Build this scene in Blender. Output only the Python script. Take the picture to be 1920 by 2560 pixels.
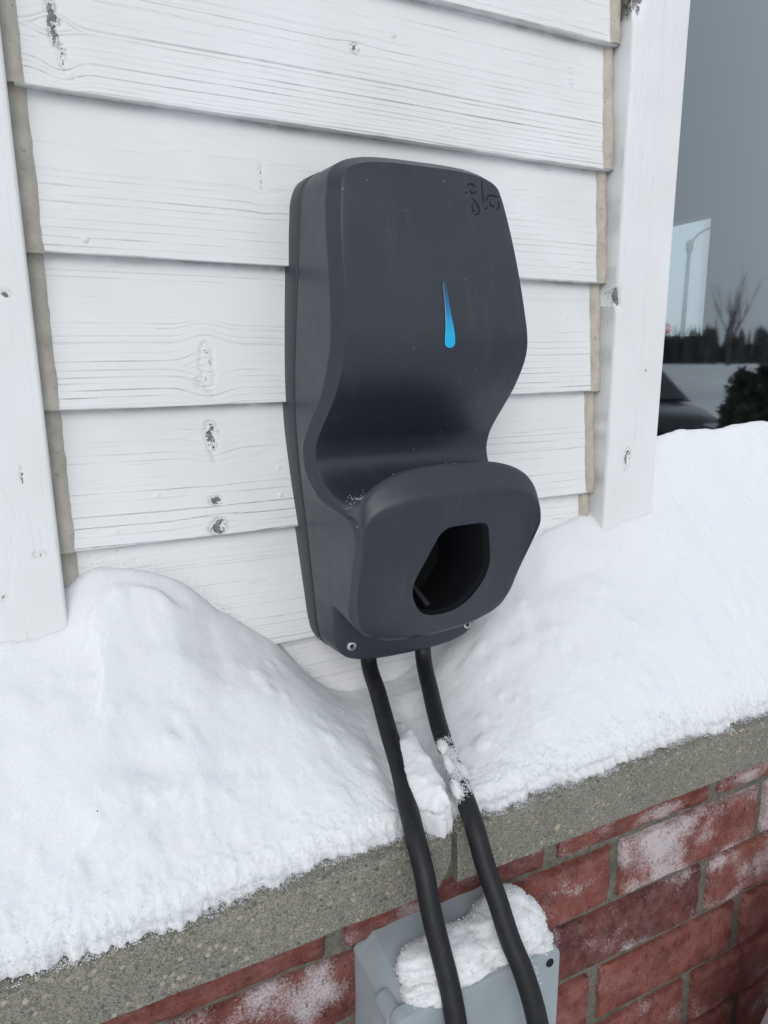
import bpy, bmesh, math, random
import numpy as np
from mathutils import Vector, Matrix
random.seed(4); RNG = np.random.default_rng(4)
for o in list(bpy.data.objects): bpy.data.objects.remove(o)
S = bpy.context.scene
COL = S.collection

# ---------------------------------------------------------------- camera
cd = bpy.data.cameras.new('camera'); cam = bpy.data.objects.new('camera', cd); COL.objects.link(cam)
cd.sensor_fit = 'HORIZONTAL'; cd.sensor_width = 36; cd.lens = 1719.5 / 1920 * 36
cd.clip_start = 0.01; cd.clip_end = 2000
pit, yaw, rol = math.radians(12.4), math.radians(25.993), math.radians(-0.5)
fw = Vector((math.sin(yaw) * math.cos(pit), math.cos(yaw) * math.cos(pit), -math.sin(pit)))
rt = Vector((math.cos(yaw), -math.sin(yaw), 0)); up = rt.cross(fw)
rt2 = rt * math.cos(rol) + up * math.sin(rol); up2 = up * math.cos(rol) - rt * math.sin(rol)
cam.matrix_world = Matrix(((rt2.x, up2.x, -fw.x, 0), (rt2.y, up2.y, -fw.y, -0.66), (rt2.z, up2.z, -fw.z, 1.35), (0, 0, 0, 1)))
S.camera = cam
S.render.resolution_x, S.render.resolution_y = 768, 1024

# ---------------------------------------------------------------- world: overcast winter sky
SUN_EL, SUN_AZ = math.radians(30), math.radians(205)      # azimuth clockwise from +Y: behind the photographer
w = bpy.data.worlds.new('World'); S.world = w; w.use_nodes = True
nt = w.node_tree; nt.nodes.clear()
sky = nt.nodes.new('ShaderNodeTexSky'); sky.sky_type = 'NISHITA'; sky.sun_disc = False
sky.sun_elevation = SUN_EL; sky.sun_rotation = SUN_AZ; sky.air_density = 1.0; sky.dust_density = 4.0
hsv = nt.nodes.new('ShaderNodeHueSaturation'); hsv.inputs['Saturation'].default_value = 0.35
mx = nt.nodes.new('ShaderNodeMix'); mx.data_type = 'RGBA'; mx.inputs['Factor'].default_value = 0.78
mx.inputs['B'].default_value = (6.7, 7.3, 8.2, 1)         # even cloud cover
bg = nt.nodes.new('ShaderNodeBackground'); bg.inputs['Strength'].default_value = 0.1
wo = nt.nodes.new('ShaderNodeOutputWorld')
nt.links.new(sky.outputs[0], hsv.inputs['Color']); nt.links.new(hsv.outputs[0], mx.inputs['A'])
nt.links.new(mx.outputs['Result'], bg.inputs['Color']); nt.links.new(bg.outputs[0], wo.inputs[0])

sl = bpy.data.lights.new('sun', 'SUN'); so = bpy.data.objects.new('sun', sl); COL.objects.link(so)
sl.energy = 0.9; sl.angle = math.radians(35); sl.color = (1, 0.975, 0.94)
sd = Vector((math.sin(SUN_AZ) * math.cos(SUN_EL), math.cos(SUN_AZ) * math.cos(SUN_EL), math.sin(SUN_EL)))
so.rotation_euler = sd.to_track_quat('Z', 'Y').to_euler(); so.location = (0, -3, 6)

V = S.view_settings
V.view_transform = 'Standard'; V.look = 'None'; V.exposure = 0.06; V.gamma = 1; V.use_curve_mapping = False

# ---------------------------------------------------------------- helpers
def link(o, parent=None):
    COL.objects.link(o)
    if parent: o.parent = parent
    return o
def tag(o, label=None, cat=None, group=None, kind=None):
    for k, v in (('label', label), ('category', cat), ('group', group), ('kind', kind)):
        if v: o[k] = v
    return o
def empty(name, loc=(0, 0, 0)):
    o = bpy.data.objects.new(name, None); o.location = loc; o.empty_display_size = 0.05
    return link(o)
def mesh(name, vs, fs, m, parent=None, smooth=True, sharp=None):
    me = bpy.data.meshes.new(name); me.from_pydata([tuple(v) for v in vs], [], [tuple(f) for f in fs]); me.update()
    if m: me.materials.append(m)
    if smooth: me.polygons.foreach_set('use_smooth', [True] * len(me.polygons))
    if sharp: me.set_sharp_from_angle(angle=math.radians(sharp))
    o = bpy.data.objects.new(name, me); return link(o, parent)
def fast_mesh(name, vs, fs, m, parent=None, attrs=None, smooth=True):
    vs = np.ascontiguousarray(vs, np.float32); fs = np.ascontiguousarray(fs, np.int32)
    me = bpy.data.meshes.new(name); n, kk = fs.shape
    me.vertices.add(len(vs)); me.vertices.foreach_set('co', vs.ravel())
    me.loops.add(n * kk); me.loops.foreach_set('vertex_index', fs.ravel())
    me.polygons.add(n); me.polygons.foreach_set('loop_start', np.arange(0, n * kk, kk, dtype=np.int32))
    if smooth: me.polygons.foreach_set('use_smooth', np.ones(n, bool))
    me.update(calc_edges=True)
    for a, v in (attrs or {}).items():
        me.attributes.new(a, 'FLOAT', 'POINT').data.foreach_set('value', np.ascontiguousarray(v, np.float32).ravel())
    if m: me.materials.append(m)
    o = bpy.data.objects.new(name, me); return link(o, parent)
def grid_faces(nr, nc, wrap=False, off=0):
    i = np.arange(nr - 1)[:, None]; c = nc if wrap else nc - 1; j = np.arange(c)[None, :]
    j2 = (j + 1) % nc
    a = i * nc + j; b = i * nc + j2; d = (i + 1) * nc + j; e = (i + 1) * nc + j2
    return np.stack([a, b, e, d], -1).reshape(-1, 4) + off
def vnoise(x, y, seed=0):
    """smooth value noise, -1..1"""
    r = np.random.default_rng(seed).uniform(-1, 1, (256, 256))
    x = np.asarray(x, float); y = np.asarray(y, float)
    xi = np.floor(x).astype(int); yi = np.floor(y).astype(int); fx = x - xi; fy = y - yi
    fx = fx * fx * (3 - 2 * fx); fy = fy * fy * (3 - 2 * fy)
    g = lambda a, b: r[a & 255, b & 255]
    return (g(xi, yi) * (1 - fx) + g(xi + 1, yi) * fx) * (1 - fy) + (g(xi, yi + 1) * (1 - fx) + g(xi + 1, yi + 1) * fx) * fy
def fbm(x, y, seed=0, octs=4, gain=0.5):
    s = 0; a = 1
    for k in range(octs):
        s = s + a * vnoise(np.asarray(x) * 2 ** k + 13.7 * k, np.asarray(y) * 2 ** k - 7.3 * k, seed + k); a *= gain
    return s
def sstep(a, b, x):
    t = np.clip((np.asarray(x, float) - a) / (b - a), 0, 1); return t * t * (3 - 2 * t)
def spline(keys, n, wts=None):
    """Catmull-Rom through rows of keys, n samples by chord length"""
    P = np.asarray(keys, float); Q = P if wts is None else P * np.array(wts)
    t = np.concatenate([[0], np.cumsum(np.linalg.norm(np.diff(Q, axis=0), axis=1) ** 0.7 + 1e-9)])
    m = np.gradient(P, t, axis=0); q = np.linspace(0, t[-1], n)
    i = np.clip(np.searchsorted(t, q, 'right') - 1, 0, len(P) - 2); h = (t[i + 1] - t[i])[:, None]; s = ((q - t[i])[:, None]) / h
    return (2 * s**3 - 3 * s**2 + 1) * P[i] + (s**3 - 2 * s**2 + s) * h * m[i] + (-2 * s**3 + 3 * s**2) * P[i + 1] + (s**3 - s**2) * h * m[i + 1]
def box_geo(x0, x1, y0, y1, z0, z1, bev=0.0, seg=2):
    bm = bmesh.new(); bmesh.ops.create_cube(bm, size=1)
    for v in bm.verts:
        v.co = Vector((x0 if v.co.x < 0 else x1, y0 if v.co.y < 0 else y1, z0 if v.co.z < 0 else z1))
    if bev: bmesh.ops.bevel(bm, geom=bm.edges[:], offset=bev, segments=seg, profile=0.6, affect='EDGES')
    return bm
def bm_obj(name, bm, m, parent=None, smooth=True, sharp=35):
    me = bpy.data.meshes.new(name); bmesh.ops.recalc_face_normals(bm, faces=bm.faces[:]); bm.to_mesh(me); bm.free()
    if m: me.materials.append(m)
    if smooth:
        me.polygons.foreach_set('use_smooth', [True] * len(me.polygons)); me.set_sharp_from_angle(angle=math.radians(sharp))
    return link(bpy.data.objects.new(name, me), parent)
def tube(path, rad, nseg=20, closed_ends=True):
    P = np.asarray(path, float); n = len(P); T = np.gradient(P, axis=0); T /= np.linalg.norm(T, axis=1)[:, None]
    rad = np.broadcast_to(rad, n); ref = np.array([1., 0.05, 0.02]); vs = []
    for i in range(n):
        ref = ref - T[i] * (ref @ T[i]); ref /= np.linalg.norm(ref); b = np.cross(T[i], ref)
        a = np.linspace(0, 2 * np.pi, nseg, endpoint=False)
        vs.append(P[i] + rad[i] * (np.cos(a)[:, None] * ref + np.sin(a)[:, None] * b))
    vs = np.concatenate(vs); fs = [tuple(f) for f in grid_faces(n, nseg, True)]
    if closed_ends: fs += [tuple(range(nseg))[::-1], tuple(range((n - 1) * nseg, n * nseg))]
    return vs, fs
def lathe(prof, n=24):
    """prof (r, h) around +Z"""
    a = np.linspace(0, 2 * np.pi, n, endpoint=False)
    vs = np.concatenate([np.stack([r * np.cos(a), r * np.sin(a), np.full(n, h)], -1) for r, h in prof])
    return vs, [tuple(f) for f in grid_faces(len(prof), n, True)] + [tuple(range((len(prof) - 1) * n, len(prof) * n))]

# ---------------------------------------------------------------- materials
class Mat:
    def __init__(s, name):
        s.m = bpy.data.materials.new(name); s.m.use_nodes = True; s.t = s.m.node_tree
        s.b = s.t.nodes['Principled BSDF']; s.out = s.t.nodes['Material Output']
    def n(s, typ, ins=None, **props):
        nd = s.t.nodes.new('ShaderNode' + typ)
        for k, v in props.items(): setattr(nd, k, v)
        for k, v in (ins or {}).items(): s.put(nd.inputs[k], v)
        return nd
    def put(s, sock, v):
        if hasattr(v, 'is_output') or hasattr(v, 'is_linked'): s.t.links.new(v, sock)
        else: sock.default_value = v
    def set(s, **kw):
        for k, v in kw.items(): s.put(s.b.inputs[k.replace('_', ' ')], v)
    def coord(s, scale=(1, 1, 1), out='Object'):
        tc = s.n('TexCoord'); mp = s.n('Mapping'); s.t.links.new(tc.outputs[out], mp.inputs['Vector']); mp.inputs['Scale'].default_value = scale
        return mp.outputs[0]
    def noise(s, vec, scale, detail=4, rough=0.5, dist=0.0):
        return s.n('TexNoise', {'Vector': vec, 'Scale': scale, 'Detail': detail, 'Roughness': rough, 'Distortion': dist}).outputs['Fac']
    def ramp(s, f, a, b, ca=(0, 0, 0, 1), cb=(1, 1, 1, 1)):
        r = s.n('ValToRGB', {'Fac': f}); r.color_ramp.elements[0].position = a; r.color_ramp.elements[1].position = b
        r.color_ramp.elements[0].color = ca; r.color_ramp.elements[1].color = cb; return r.outputs[0]
    def mix(s, f, a, b, mode='MIX'):
        nd = s.n('Mix', data_type='RGBA', blend_type=mode)
        s.put(nd.inputs[0], f); s.put(nd.inputs[6], a); s.put(nd.inputs[7], b); return nd.outputs[2]
    def math(s, op, a, b=0.0):
        nd = s.n('Math', operation=op); s.put(nd.inputs[0], a); s.put(nd.inputs[1], b); return nd.outputs[0]
    def attr(s, name): return s.n('Attribute', attribute_name=name).outputs['Fac']
    def bump(s, h, strength, dist, normal=None):
        nd = s.n('Bump', {'Height': h, 'Strength': strength, 'Distance': dist})
        if normal is not None: s.t.links.new(normal, nd.inputs['Normal'])
        return nd.outputs[0]
def rgb(r, g, b): return (r, g, b, 1)
def simple(name, col, rough=0.5, **kw):
    M = Mat(name); M.set(Base_Color=col, Roughness=rough, **kw); return M.m

def paint_mat(name, grain_scale):
    M = Mat(name); c = M.coord(); g = M.coord(grain_scale)
    mott = M.noise(c, 9, 3); base = M.mix(M.ramp(mott, 0.35, 0.7), rgb(.765, .77, .77), rgb(.825, .83, .835))
    fine = M.noise(g, 60, 5, 0.6)
    grime = M.noise(c, 38, 5, 0.65)
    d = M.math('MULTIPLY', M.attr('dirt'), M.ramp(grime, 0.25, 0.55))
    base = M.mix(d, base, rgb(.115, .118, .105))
    hair = M.n('Mapping', {'Vector': M.coord(tuple(.25 * q if q < 1 else q for q in grain_scale))}).outputs[0]
    crk = M.math('MULTIPLY', M.ramp(M.noise(hair, 420, 4, 0.7), .64, .70), M.ramp(M.noise(c, 24, 3, .6), .42, .66))
    base = M.mix(M.math('MULTIPLY', crk, .55), base, rgb(.20, .20, .185))
    pk = M.noise(c, 260, 4, 0.7); wood = M.mix(M.ramp(pk, 0.35, 0.65), rgb(.10, .10, .10), rgb(.27, .265, .26))
    pm = M.math('ADD', M.attr('peel'), M.math('MULTIPLY', M.math('SUBTRACT', M.noise(c, 190, 5, 0.7), 0.5), 2.6))
    base = M.mix(M.ramp(pm, 0.72, 0.80), base, wood)
    M.set(Base_Color=base, Roughness=0.6, Specular_IOR_Level=0.25)
    hgt = M.math('ADD', M.math('MULTIPLY', fine, 0.6), M.math('MULTIPLY', M.noise(c, 300, 3), 0.25))
    M.set(Normal=M.bump(hgt, 0.22, 0.0012)); return M.m
PAINT_H = paint_mat('painted_clapboard', (0.12, 1, 1))
PAINT_V = paint_mat('painted_trim', (1, 1, 0.10))

def caulk():
    M = Mat('caulk'); c = M.coord()
    base = M.mix(M.ramp(M.noise(c, 45, 5, .65), .35, .68), rgb(.43, .395, .335), rgb(.56, .525, .455))
    base = M.mix(M.ramp(M.noise(c, 160, 5, .75), .60, .72), base, rgb(.17, .16, .13))
    M.set(Base_Color=base, Roughness=0.75, Specular_IOR_Level=0.2, Normal=M.bump(M.noise(c, 220, 4), .35, .0015)); return M.m
CAULK = caulk()

def concrete():
    M = Mat('cast_stone'); c = M.coord()
    v1 = M.n('TexVoronoi', {'Vector': c, 'Scale': 1000.0, 'Randomness': 1.0})
    cell = M.n('SeparateColor', {0: v1.outputs['Color']})
    base = M.mix(M.ramp(M.noise(c, 12, 4), .3, .7), rgb(.165, .156, .130), rgb(.240, .228, .190))
    sand = M.mix(cell.outputs[0], rgb(.085, .082, .068), rgb(.44, .42, .36))
    base = M.mix(0.55, base, sand)
    v2 = M.n('TexVoronoi', {'Vector': c, 'Scale': 190.0, 'Randomness': 1.0}); c2 = M.n('SeparateColor', {0: v2.outputs['Color']})
    peb = M.math('MULTIPLY', M.math('LESS_THAN', v2.outputs['Distance'], .36), M.math('GREATER_THAN', c2.outputs[1], .62))
    pc = M.mix(c2.outputs[2], rgb(.10, .095, .085), rgb(.47, .43, .36))
    base = M.mix(M.math('MULTIPLY', peb, .85), base, pc)
    base = M.mix(M.ramp(M.noise(c, 340, 3, .7), .62, .70), base, rgb(.03, .03, .026))
    M.set(Base_Color=base, Roughness=0.9, Specular_IOR_Level=0.2)
    h = M.math('ADD', M.noise(c, 700, 3, .7), M.math('MULTIPLY', v1.outputs['Distance'], -.6))
    M.set(Normal=M.bump(h, .7, .0012)); return M.m
STONE = concrete()

def brick_mat():
    M = Mat('clay_brick'); tc = M.n('TexCoord'); oi = M.n('ObjectInfo')
    off = M.n('VectorMath', {0: tc.outputs['Object']}, operation='ADD')
    sc = M.n('VectorMath', {0: oi.outputs['Location'], 1: (3.1, 1.7, 5.3)}, operation='MULTIPLY'); M.t.links.new(sc.outputs[0], off.inputs[1])
    c = off.outputs[0]; oc = M.n('SeparateColor', {0: oi.outputs['Color']})
    tone = M.noise(c, 26, 4, .6)
    red = M.mix(M.ramp(tone, .3, .72), rgb(.140, .041, .033), rgb(.285, .098, .076))
    dark = M.mix(M.ramp(tone, .3, .72), rgb(.060, .026, .025), rgb(.17, .058, .052))
    base = M.mix(oc.outputs[0], red, dark)
    cr = M.n('Mapping', {'Vector': c}); cr.inputs['Scale'].default_value = (1, 1, .38)
    crack = M.ramp(M.noise(cr.outputs[0], 330, 5, .75), .60, .68)
    base = M.mix(M.math('MULTIPLY', crack, .8), base, rgb(.035, .012, .010))
    bl = M.math('ADD', M.noise(c, 22, 2, .45), M.math('MULTIPLY', M.math('SUBTRACT', M.noise(c, 420, 4, .75), .5), .70))
    thr = M.math('SUBTRACT', .875, M.math('MULTIPLY', oc.outputs[1], .48))
    fr = M.math('MULTIPLY', M.math('SUBTRACT', bl, thr), 4.2); frn = M.n('Clamp', {0: fr}).outputs[0]
    frn = M.math('MULTIPLY', frn, M.math('SUBTRACT', 1.0, M.math('MULTIPLY', crack, .85)))
    base = M.mix(M.math('MULTIPLY', M.ramp(M.noise(c, 60, 4, .7), .42, .75), .22), base, rgb(.50, .36, .34))
    base = M.mix(M.math('MULTIPLY', frn, .80), base, rgb(.62, .585, .60))
    sp = M.ramp(M.noise(c, 420, 2, .5), .70, .74); base = M.mix(M.math('MULTIPLY', sp, .7), base, rgb(.50, .28, .20))
    M.set(Base_Color=base, Roughness=0.92, Specular_IOR_Level=0.15)
    h = M.math('SUBTRACT', M.noise(c, 240, 5, .7), M.math('MULTIPLY', crack, .6))
    M.set(Normal=M.bump(h, .8, .0018)); return M.m
BRICK = brick_mat()

def mortar():
    M = Mat('mortar'); c = M.coord()
    base = M.mix(M.ramp(M.noise(c, 120, 5, .7), .3, .7), rgb(.11, .106, .086), rgb(.25, .243, .205))
    base = M.mix(M.ramp(M.noise(c, 14, 3), .5, .75), base, rgb(.10, .105, .075))
    M.set(Base_Color=base, Roughness=.95, Specular_IOR_Level=.1, Normal=M.bump(M.noise(c, 420, 4, .7), .9, .002)); return M.m
MORTAR = mortar()

def snow_mat():
    M = Mat('snow'); c = M.coord()
    h = M.math('ADD', M.math('MULTIPLY', M.noise(c, 150, 3, .6), .6), M.math('MULTIPLY', M.noise(c, 780, 2, .6), .95))
    gr = M.mix(M.ramp(M.noise(c, 640, 2, .6), .36, .66), rgb(.795, .812, .838), rgb(.855, .868, .884))
    M.set(Base_Color=gr, Roughness=.7, Specular_IOR_Level=.25, Normal=M.bump(h, .34, .0016))
    M.set(Subsurface_Weight=.5, Subsurface_Radius=(.014, .016, .019), Subsurface_Scale=.8)
    return M.m
SNOW = snow_mat()
GRAIN = simple('snow_grain', rgb(.82, .84, .86), .5, Specular_IOR_Level=.4)

def plastic():
    M = Mat('charcoal_plastic'); c = M.coord()
    base = M.mix(M.ramp(M.noise(c, 16, 3), .35, .7), rgb(.023, .028, .039), rgb(.028, .034, .047))
    st = M.n('Mapping', {'Vector': M.coord()}); st.inputs['Scale'].default_value = (1, 1, .06)
    streak = M.ramp(M.noise(st.outputs[0], 140, 4, .6), .56, .80)
    base = M.mix(M.math('MULTIPLY', streak, .16), base, rgb(.10, .11, .125))
    dust = M.ramp(M.noise(c, 700, 2, .6), .70, .76); patch = M.ramp(M.noise(c, 30, 2), .45, .7)
    base = M.mix(M.math('MULTIPLY', M.math('MULTIPLY', dust, patch), .35), base, rgb(.22, .22, .24))
    # scuffs left by the plug below the light, one long scratch above it
    pos = M.n('Mapping', {'Vector': M.coord()}); pos.inputs['Location'].default_value = (-.300 / .055, 0, -1.372 / .030); pos.inputs['Scale'].default_value = (1 / .055, 0, 1 / .030)
    ln = M.n('VectorMath', {0: pos.outputs[0]}, operation='LENGTH').outputs['Value']
    near = M.ramp(ln, .2, 1.0, rgb(1, 1, 1), rgb(0, 0, 0)); scf = M.ramp(M.noise(c, 520, 5, .8), .55, .72)
    base = M.mix(M.math('MULTIPLY', M.math('MULTIPLY', near, scf), .30), base, rgb(.16, .16, .18))
    dr = M.n('Mapping', {'Vector': M.coord()}); dr.inputs['Scale'].default_value = (1, .3, .10)
    drip = M.ramp(M.noise(dr.outputs[0], 75, 3, .5), .60, .74)
    base = M.mix(M.math('MULTIPLY', drip, .13), base, rgb(.11, .115, .13))
    M.set(Base_Color=base, Specular_IOR_Level=.5, Roughness=M.math('ADD', .34, M.math('MULTIPLY', M.noise(c, 55, 4), .14)))
    M.set(Normal=M.bump(M.noise(c, 1500, 2), .06, .0005)); return M.m
PLASTIC = plastic()
PLASTIC_D = simple('dark_shade_plastic', rgb(.010, .011, .014), .6, Specular_IOR_Level=.25)  # darker than the cover: puts the shade of recesses into the colour
HOUSING = simple('housing_plastic', rgb(.034, .037, .045), .42)
STEEL = simple('stainless_steel', rgb(.62, .61, .58), .28, Metallic=1.0)
def rubber():
    M = Mat('cable_rubber'); c = M.coord()
    b = M.mix(M.ramp(M.noise(c, 90, 4, .6), .5, .8), rgb(.0105, .0110, .0135), rgb(.022, .023, .027))
    sp = M.ramp(M.noise(c, 800, 1), .74, .78); b = M.mix(M.math('MULTIPLY', sp, .6), b, rgb(.18, .18, .19))
    M.set(Base_Color=b, Roughness=.5, Specular_IOR_Level=.35, Normal=M.bump(M.noise(c, 260, 3), .12, .0008)); return M.m
RUBBER = rubber()
def pvc():
    M = Mat('grey_pvc'); c = M.coord()
    b = M.mix(M.ramp(M.noise(c, 30, 4, .6), .35, .7), rgb(.30, .345, .368), rgb(.345, .392, .415))
    b = M.mix(M.math('MULTIPLY', M.ramp(M.noise(c, 95, 5, .7), .60, .78), .30), b, rgb(.38, .42, .44))
    M.set(Base_Color=b, Roughness=.45, Specular_IOR_Level=.4, Normal=M.bump(M.noise(c, 130, 3), .08, .001)); return M.m
PVC = pvc()
def led():
    M = Mat('blue_light_pipe'); tc = M.n('TexCoord'); sx = M.n('SeparateXYZ', {0: tc.outputs['Generated']})
    col = M.n('ValToRGB', {'Fac': sx.outputs['Z']}); r = col.color_ramp
    r.elements[0].position = 0.0; r.elements[0].color = rgb(.0, .46, .84); r.elements[1].position = 1.0; r.elements[1].color = rgb(.006, .016, .03)
    for ps, cc in ((.22, rgb(.0, .47, .84)), (.42, rgb(.0, .31, .64)), (.62, rgb(.004, .13, .31)), (.84, rgb(.008, .04, .09))): e = r.elements.new(ps); e.color = cc
    M.set(Base_Color=rgb(.01, .05, .09), Roughness=.25, Emission_Color=col.outputs[0], Emission_Strength=.68); return M.m
LED = led()
def glass():
    M = Mat('window_glass'); t = M.t; t.nodes.remove(M.b)
    fr = M.n('Fresnel', {'IOR': 1.5}); gl = M.n('BsdfGlossy', {'Color': rgb(.90, .98, 1.0), 'Roughness': 0.03}); tr = M.n('BsdfTransparent', {'Color': rgb(.90, .955, .95)})
    f = M.math('MULTIPLY', fr.outputs[0], 6.0)     # both faces of a coated pane
    mxs = M.n('MixShader', {0: f}); t.links.new(tr.outputs[0], mxs.inputs[1]); t.links.new(gl.outputs[0], mxs.inputs[2])
    t.links.new(mxs.outputs[0], M.out.inputs[0]); return M.m
GLASS = glass()

# ================================================================ HOUSE WALL: clapboard siding
EDGES = [1.6941, 1.5644, 1.4391, 1.3115, 1.1845, 1.0602]          # bottom edges of the boards that show
SIDE_X0, SIDE_X1, LAP = 0.0125, 0.6068, 0.0112

def wood_patch(U, W, L, grooves, knots, seed, amp=1.0):
    """relief and wear of a painted plank. U along the grain, W across (metres), L = plank width.
    returns outward displacement, dirt, peel"""
    h = 0.00018 * fbm(U * 9, W * 30, seed, 3) + .00030 * sstep(.35, .55, 1 - np.abs(fbm(U * 16, W * 70, seed + 90, 3)) * 1.6) * sstep(-.1, .5, fbm(U * 5, W * 16, seed + 95, 2))
    Wd = W + 0.0022 * fbm(U * 2.2 + 3, W * 3, seed + 5, 2) + 0.0009 * vnoise(U * 9, W * 6, seed + 9)
    for (ku, kw, ru, rw, s) in knots:                              # grain bends round a knot
        e = np.exp(-((U - ku) / (ru * 2.2 + .006)) ** 2 - ((W - kw) / (rw * 2.0 + .004)) ** 2)
        Wd = Wd + e * np.sign(W - kw) * -0.5 * rw
    dirt = np.zeros_like(U); peel = np.zeros_like(U)
    brk = 0.55 + 0.45 * fbm(U * 5, W * 160, seed + 20, 2)
    for i, (gw, dep, wid) in enumerate(grooves):
        dist = (Wd - gw)
        run = np.clip(0.60 + 0.65 * vnoise(U * 5.5 + i * 3.1, W * 0 + i * 7.7, seed + 31) + .38 * vnoise(U * 31 + i * 5.3, W * 0 + i * 2.9, seed + 33), 0.03, 1.25)
        prof = np.exp(-(dist / wid) ** 2)
        h -= amp * dep * prof * run
        # each ring stands up as a soft rib just above its groove
        h += amp * dep * 0.45 * np.exp(-((dist - 1.9 * wid) / (1.7 * wid)) ** 2)
        dirt = np.maximum(dirt, .85 * prof * np.clip(dep / 0.00075, 0, 1) * sstep(0.25, 1.05, run * (0.75 + 0.5 * brk)))
    for (ku, kw, ru, rw, s) in knots:
        q = np.sqrt(((U - ku) / ru) ** 2 + ((W - kw) / rw) ** 2) + 0.28 * fbm(U * 140, W * 140, seed + 50, 3)
        h += -0.0011 * np.exp(-((q - 1) / .18) ** 2) - 0.0006 * (q < 0.75) * s
        peel = np.maximum(peel, (1 - sstep(0.6, 1.3, q)) * (s * .95 + .12))
        dirt = np.maximum(dirt, 0.55 * min(1, s * s * 1.6) * np.exp(-((q - 1.1) / .13) ** 2))
    return h, np.clip(dirt, 0, 1), np.clip(peel, 0, 1.2)

def board_grooves(seed, dense, L):
    r = np.random.default_rng(seed); g = []; z = 0.0015
    while z < L * dense[1]:
        t = z / L
        g.append((z, r.uniform(.35, 1.0) * .00095 * (1 - .75 * t / dense[1]), r.uniform(.00028, .00048)))
        z += r.uniform(.75, 1.3) * (dense[0] + .0042 * (t / dense[1]) ** 2)
    for _ in range(dense[2]): g.append((r.uniform(.3, 1) * L, r.uniform(.15, .5) * .0007, .0004))
    return g

wall = empty('siding_wall', (0.31, 0.02, 0.95))
tag(wall, 'white painted clapboard wall with peeling knots behind the charger', 'wall')
def wall_child(o):
    o.parent = wall; o.matrix_parent_inverse = Matrix.Translation(-wall.location); return o

# knots: (x, z above the board's bottom edge, half length, half width, strength)
BOARDS = [   # bottom edge z, seed, groove spacing, knots
    (EDGES[0], 11, (.0055, .30, 5), []),
    (EDGES[1], 12, (.0042, .80, 7), [(.0365, 1.610 - EDGES[1], .0038, .017, .92), (.041, 1.588 - EDGES[1], .0022, .010, .70), (.298, 1.639 - EDGES[1], .0042, .0050, .74), (.342, 1.655 - EDGES[1], .0028, .0024, .4), (.559, 1.660 - EDGES[1], .003, .003, .35), (.5605, 1.647 - EDGES[1], .0028, .0048, .4)]),
    (EDGES[2], 13, (.0056, .58, 4), [(.2013, 1.515 - EDGES[2], .0011, .0105, .62)]),
    (EDGES[3], 14, (.0058, .52, 6), [(.141, 1.347 - EDGES[3], .0055, .021, .38), (.130, 1.331 - EDGES[3], .0018, .004, .62), (.5712, 1.395 - EDGES[3], .0010, .0024, .8)]),
    (EDGES[4], 15, (.0100, .90, 5), [(.1415, 1.279 - EDGES[4], .0052, .016, .58), (.141, 1.2187 - EDGES[4], .0058, .0042, .86), (.1425, 1.192 - EDGES[4], .0085, .0085, .84), (.580, 1.247 - EDGES[4], .0018, .0016, .5)]),
    (EDGES[5], 16, (.0058, .90, 8), [(.235, 1.12 - EDGES[5], .003, .002, .3)]),
    (EDGES[5] - .1255, 17, (.0062, .90, 8), []),
]
NX = 300
for bi, (zb, seed, dense, knots) in enumerate(BOARDS):
    zt = (BOARDS[bi - 1][0] if bi else zb + .128) + .004           # a little runs up under the board above
    L = zt - zb; nz = int(L / .00062)
    xs = np.linspace(SIDE_X0 - .008, SIDE_X1 + .012, NX); ws = np.linspace(0, L, nz)
    U, W = np.meshgrid(xs, ws); h, dirt, peel = wood_patch(U, W, L, board_grooves(seed, dense, L), knots, seed * 3)
    # algae and dirt along the lap
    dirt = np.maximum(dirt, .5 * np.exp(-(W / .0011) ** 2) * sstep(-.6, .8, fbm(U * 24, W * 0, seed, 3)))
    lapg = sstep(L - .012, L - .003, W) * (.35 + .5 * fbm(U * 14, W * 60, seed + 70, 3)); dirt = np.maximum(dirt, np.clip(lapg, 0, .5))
    wav = .0012 * fbm(U * 3.5, W * 0, seed + 80, 2)                # the edge is not ruler straight
    Y = LAP * W / (L - .004) - h + wav * .6
    Z = zb + W + wav * (1 - W / L)
    P = np.stack([U, Y, Z], -1).reshape(-1, 3)
    # bottom edge (thickness) and a return to the back, rounded arris
    e = P[:NX]
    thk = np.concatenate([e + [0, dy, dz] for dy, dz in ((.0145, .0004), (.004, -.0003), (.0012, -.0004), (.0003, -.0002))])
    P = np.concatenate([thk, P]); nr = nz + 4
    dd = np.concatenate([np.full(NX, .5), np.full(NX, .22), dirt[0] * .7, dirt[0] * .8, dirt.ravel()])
    pp = np.concatenate([np.zeros(4 * NX), peel.ravel()])
    o = fast_mesh('siding_board', P, grid_faces(nr, NX), PAINT_H, attrs={'dirt': dd, 'peel': pp}); wall_child(o)
# the same clapboards carry on up the wall and beyond the left trim
def plain_board(x0, x1, zb):
    v = []
    for x in (x0, x1): v += [(x, .0145, zb), (x, .0, zb), (x, LAP, zb + .1315), (x, .0200, zb + .1315)]
    wall_child(mesh('siding_board', v, [(0, 4, 5, 1), (1, 5, 6, 2), (2, 6, 7, 3), (0, 1, 2, 3), (4, 7, 6, 5)], PAINT_H, smooth=False))
for k in range(-7, 9):
    zb = EDGES[0] - .1268 * -k if k < 0 else EDGES[0] + .1275 * k
    plain_board(-1.6, -.1305, zb)
    if k > 0: plain_board(SIDE_X0 - .008, SIDE_X1 + .012, zb)
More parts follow.
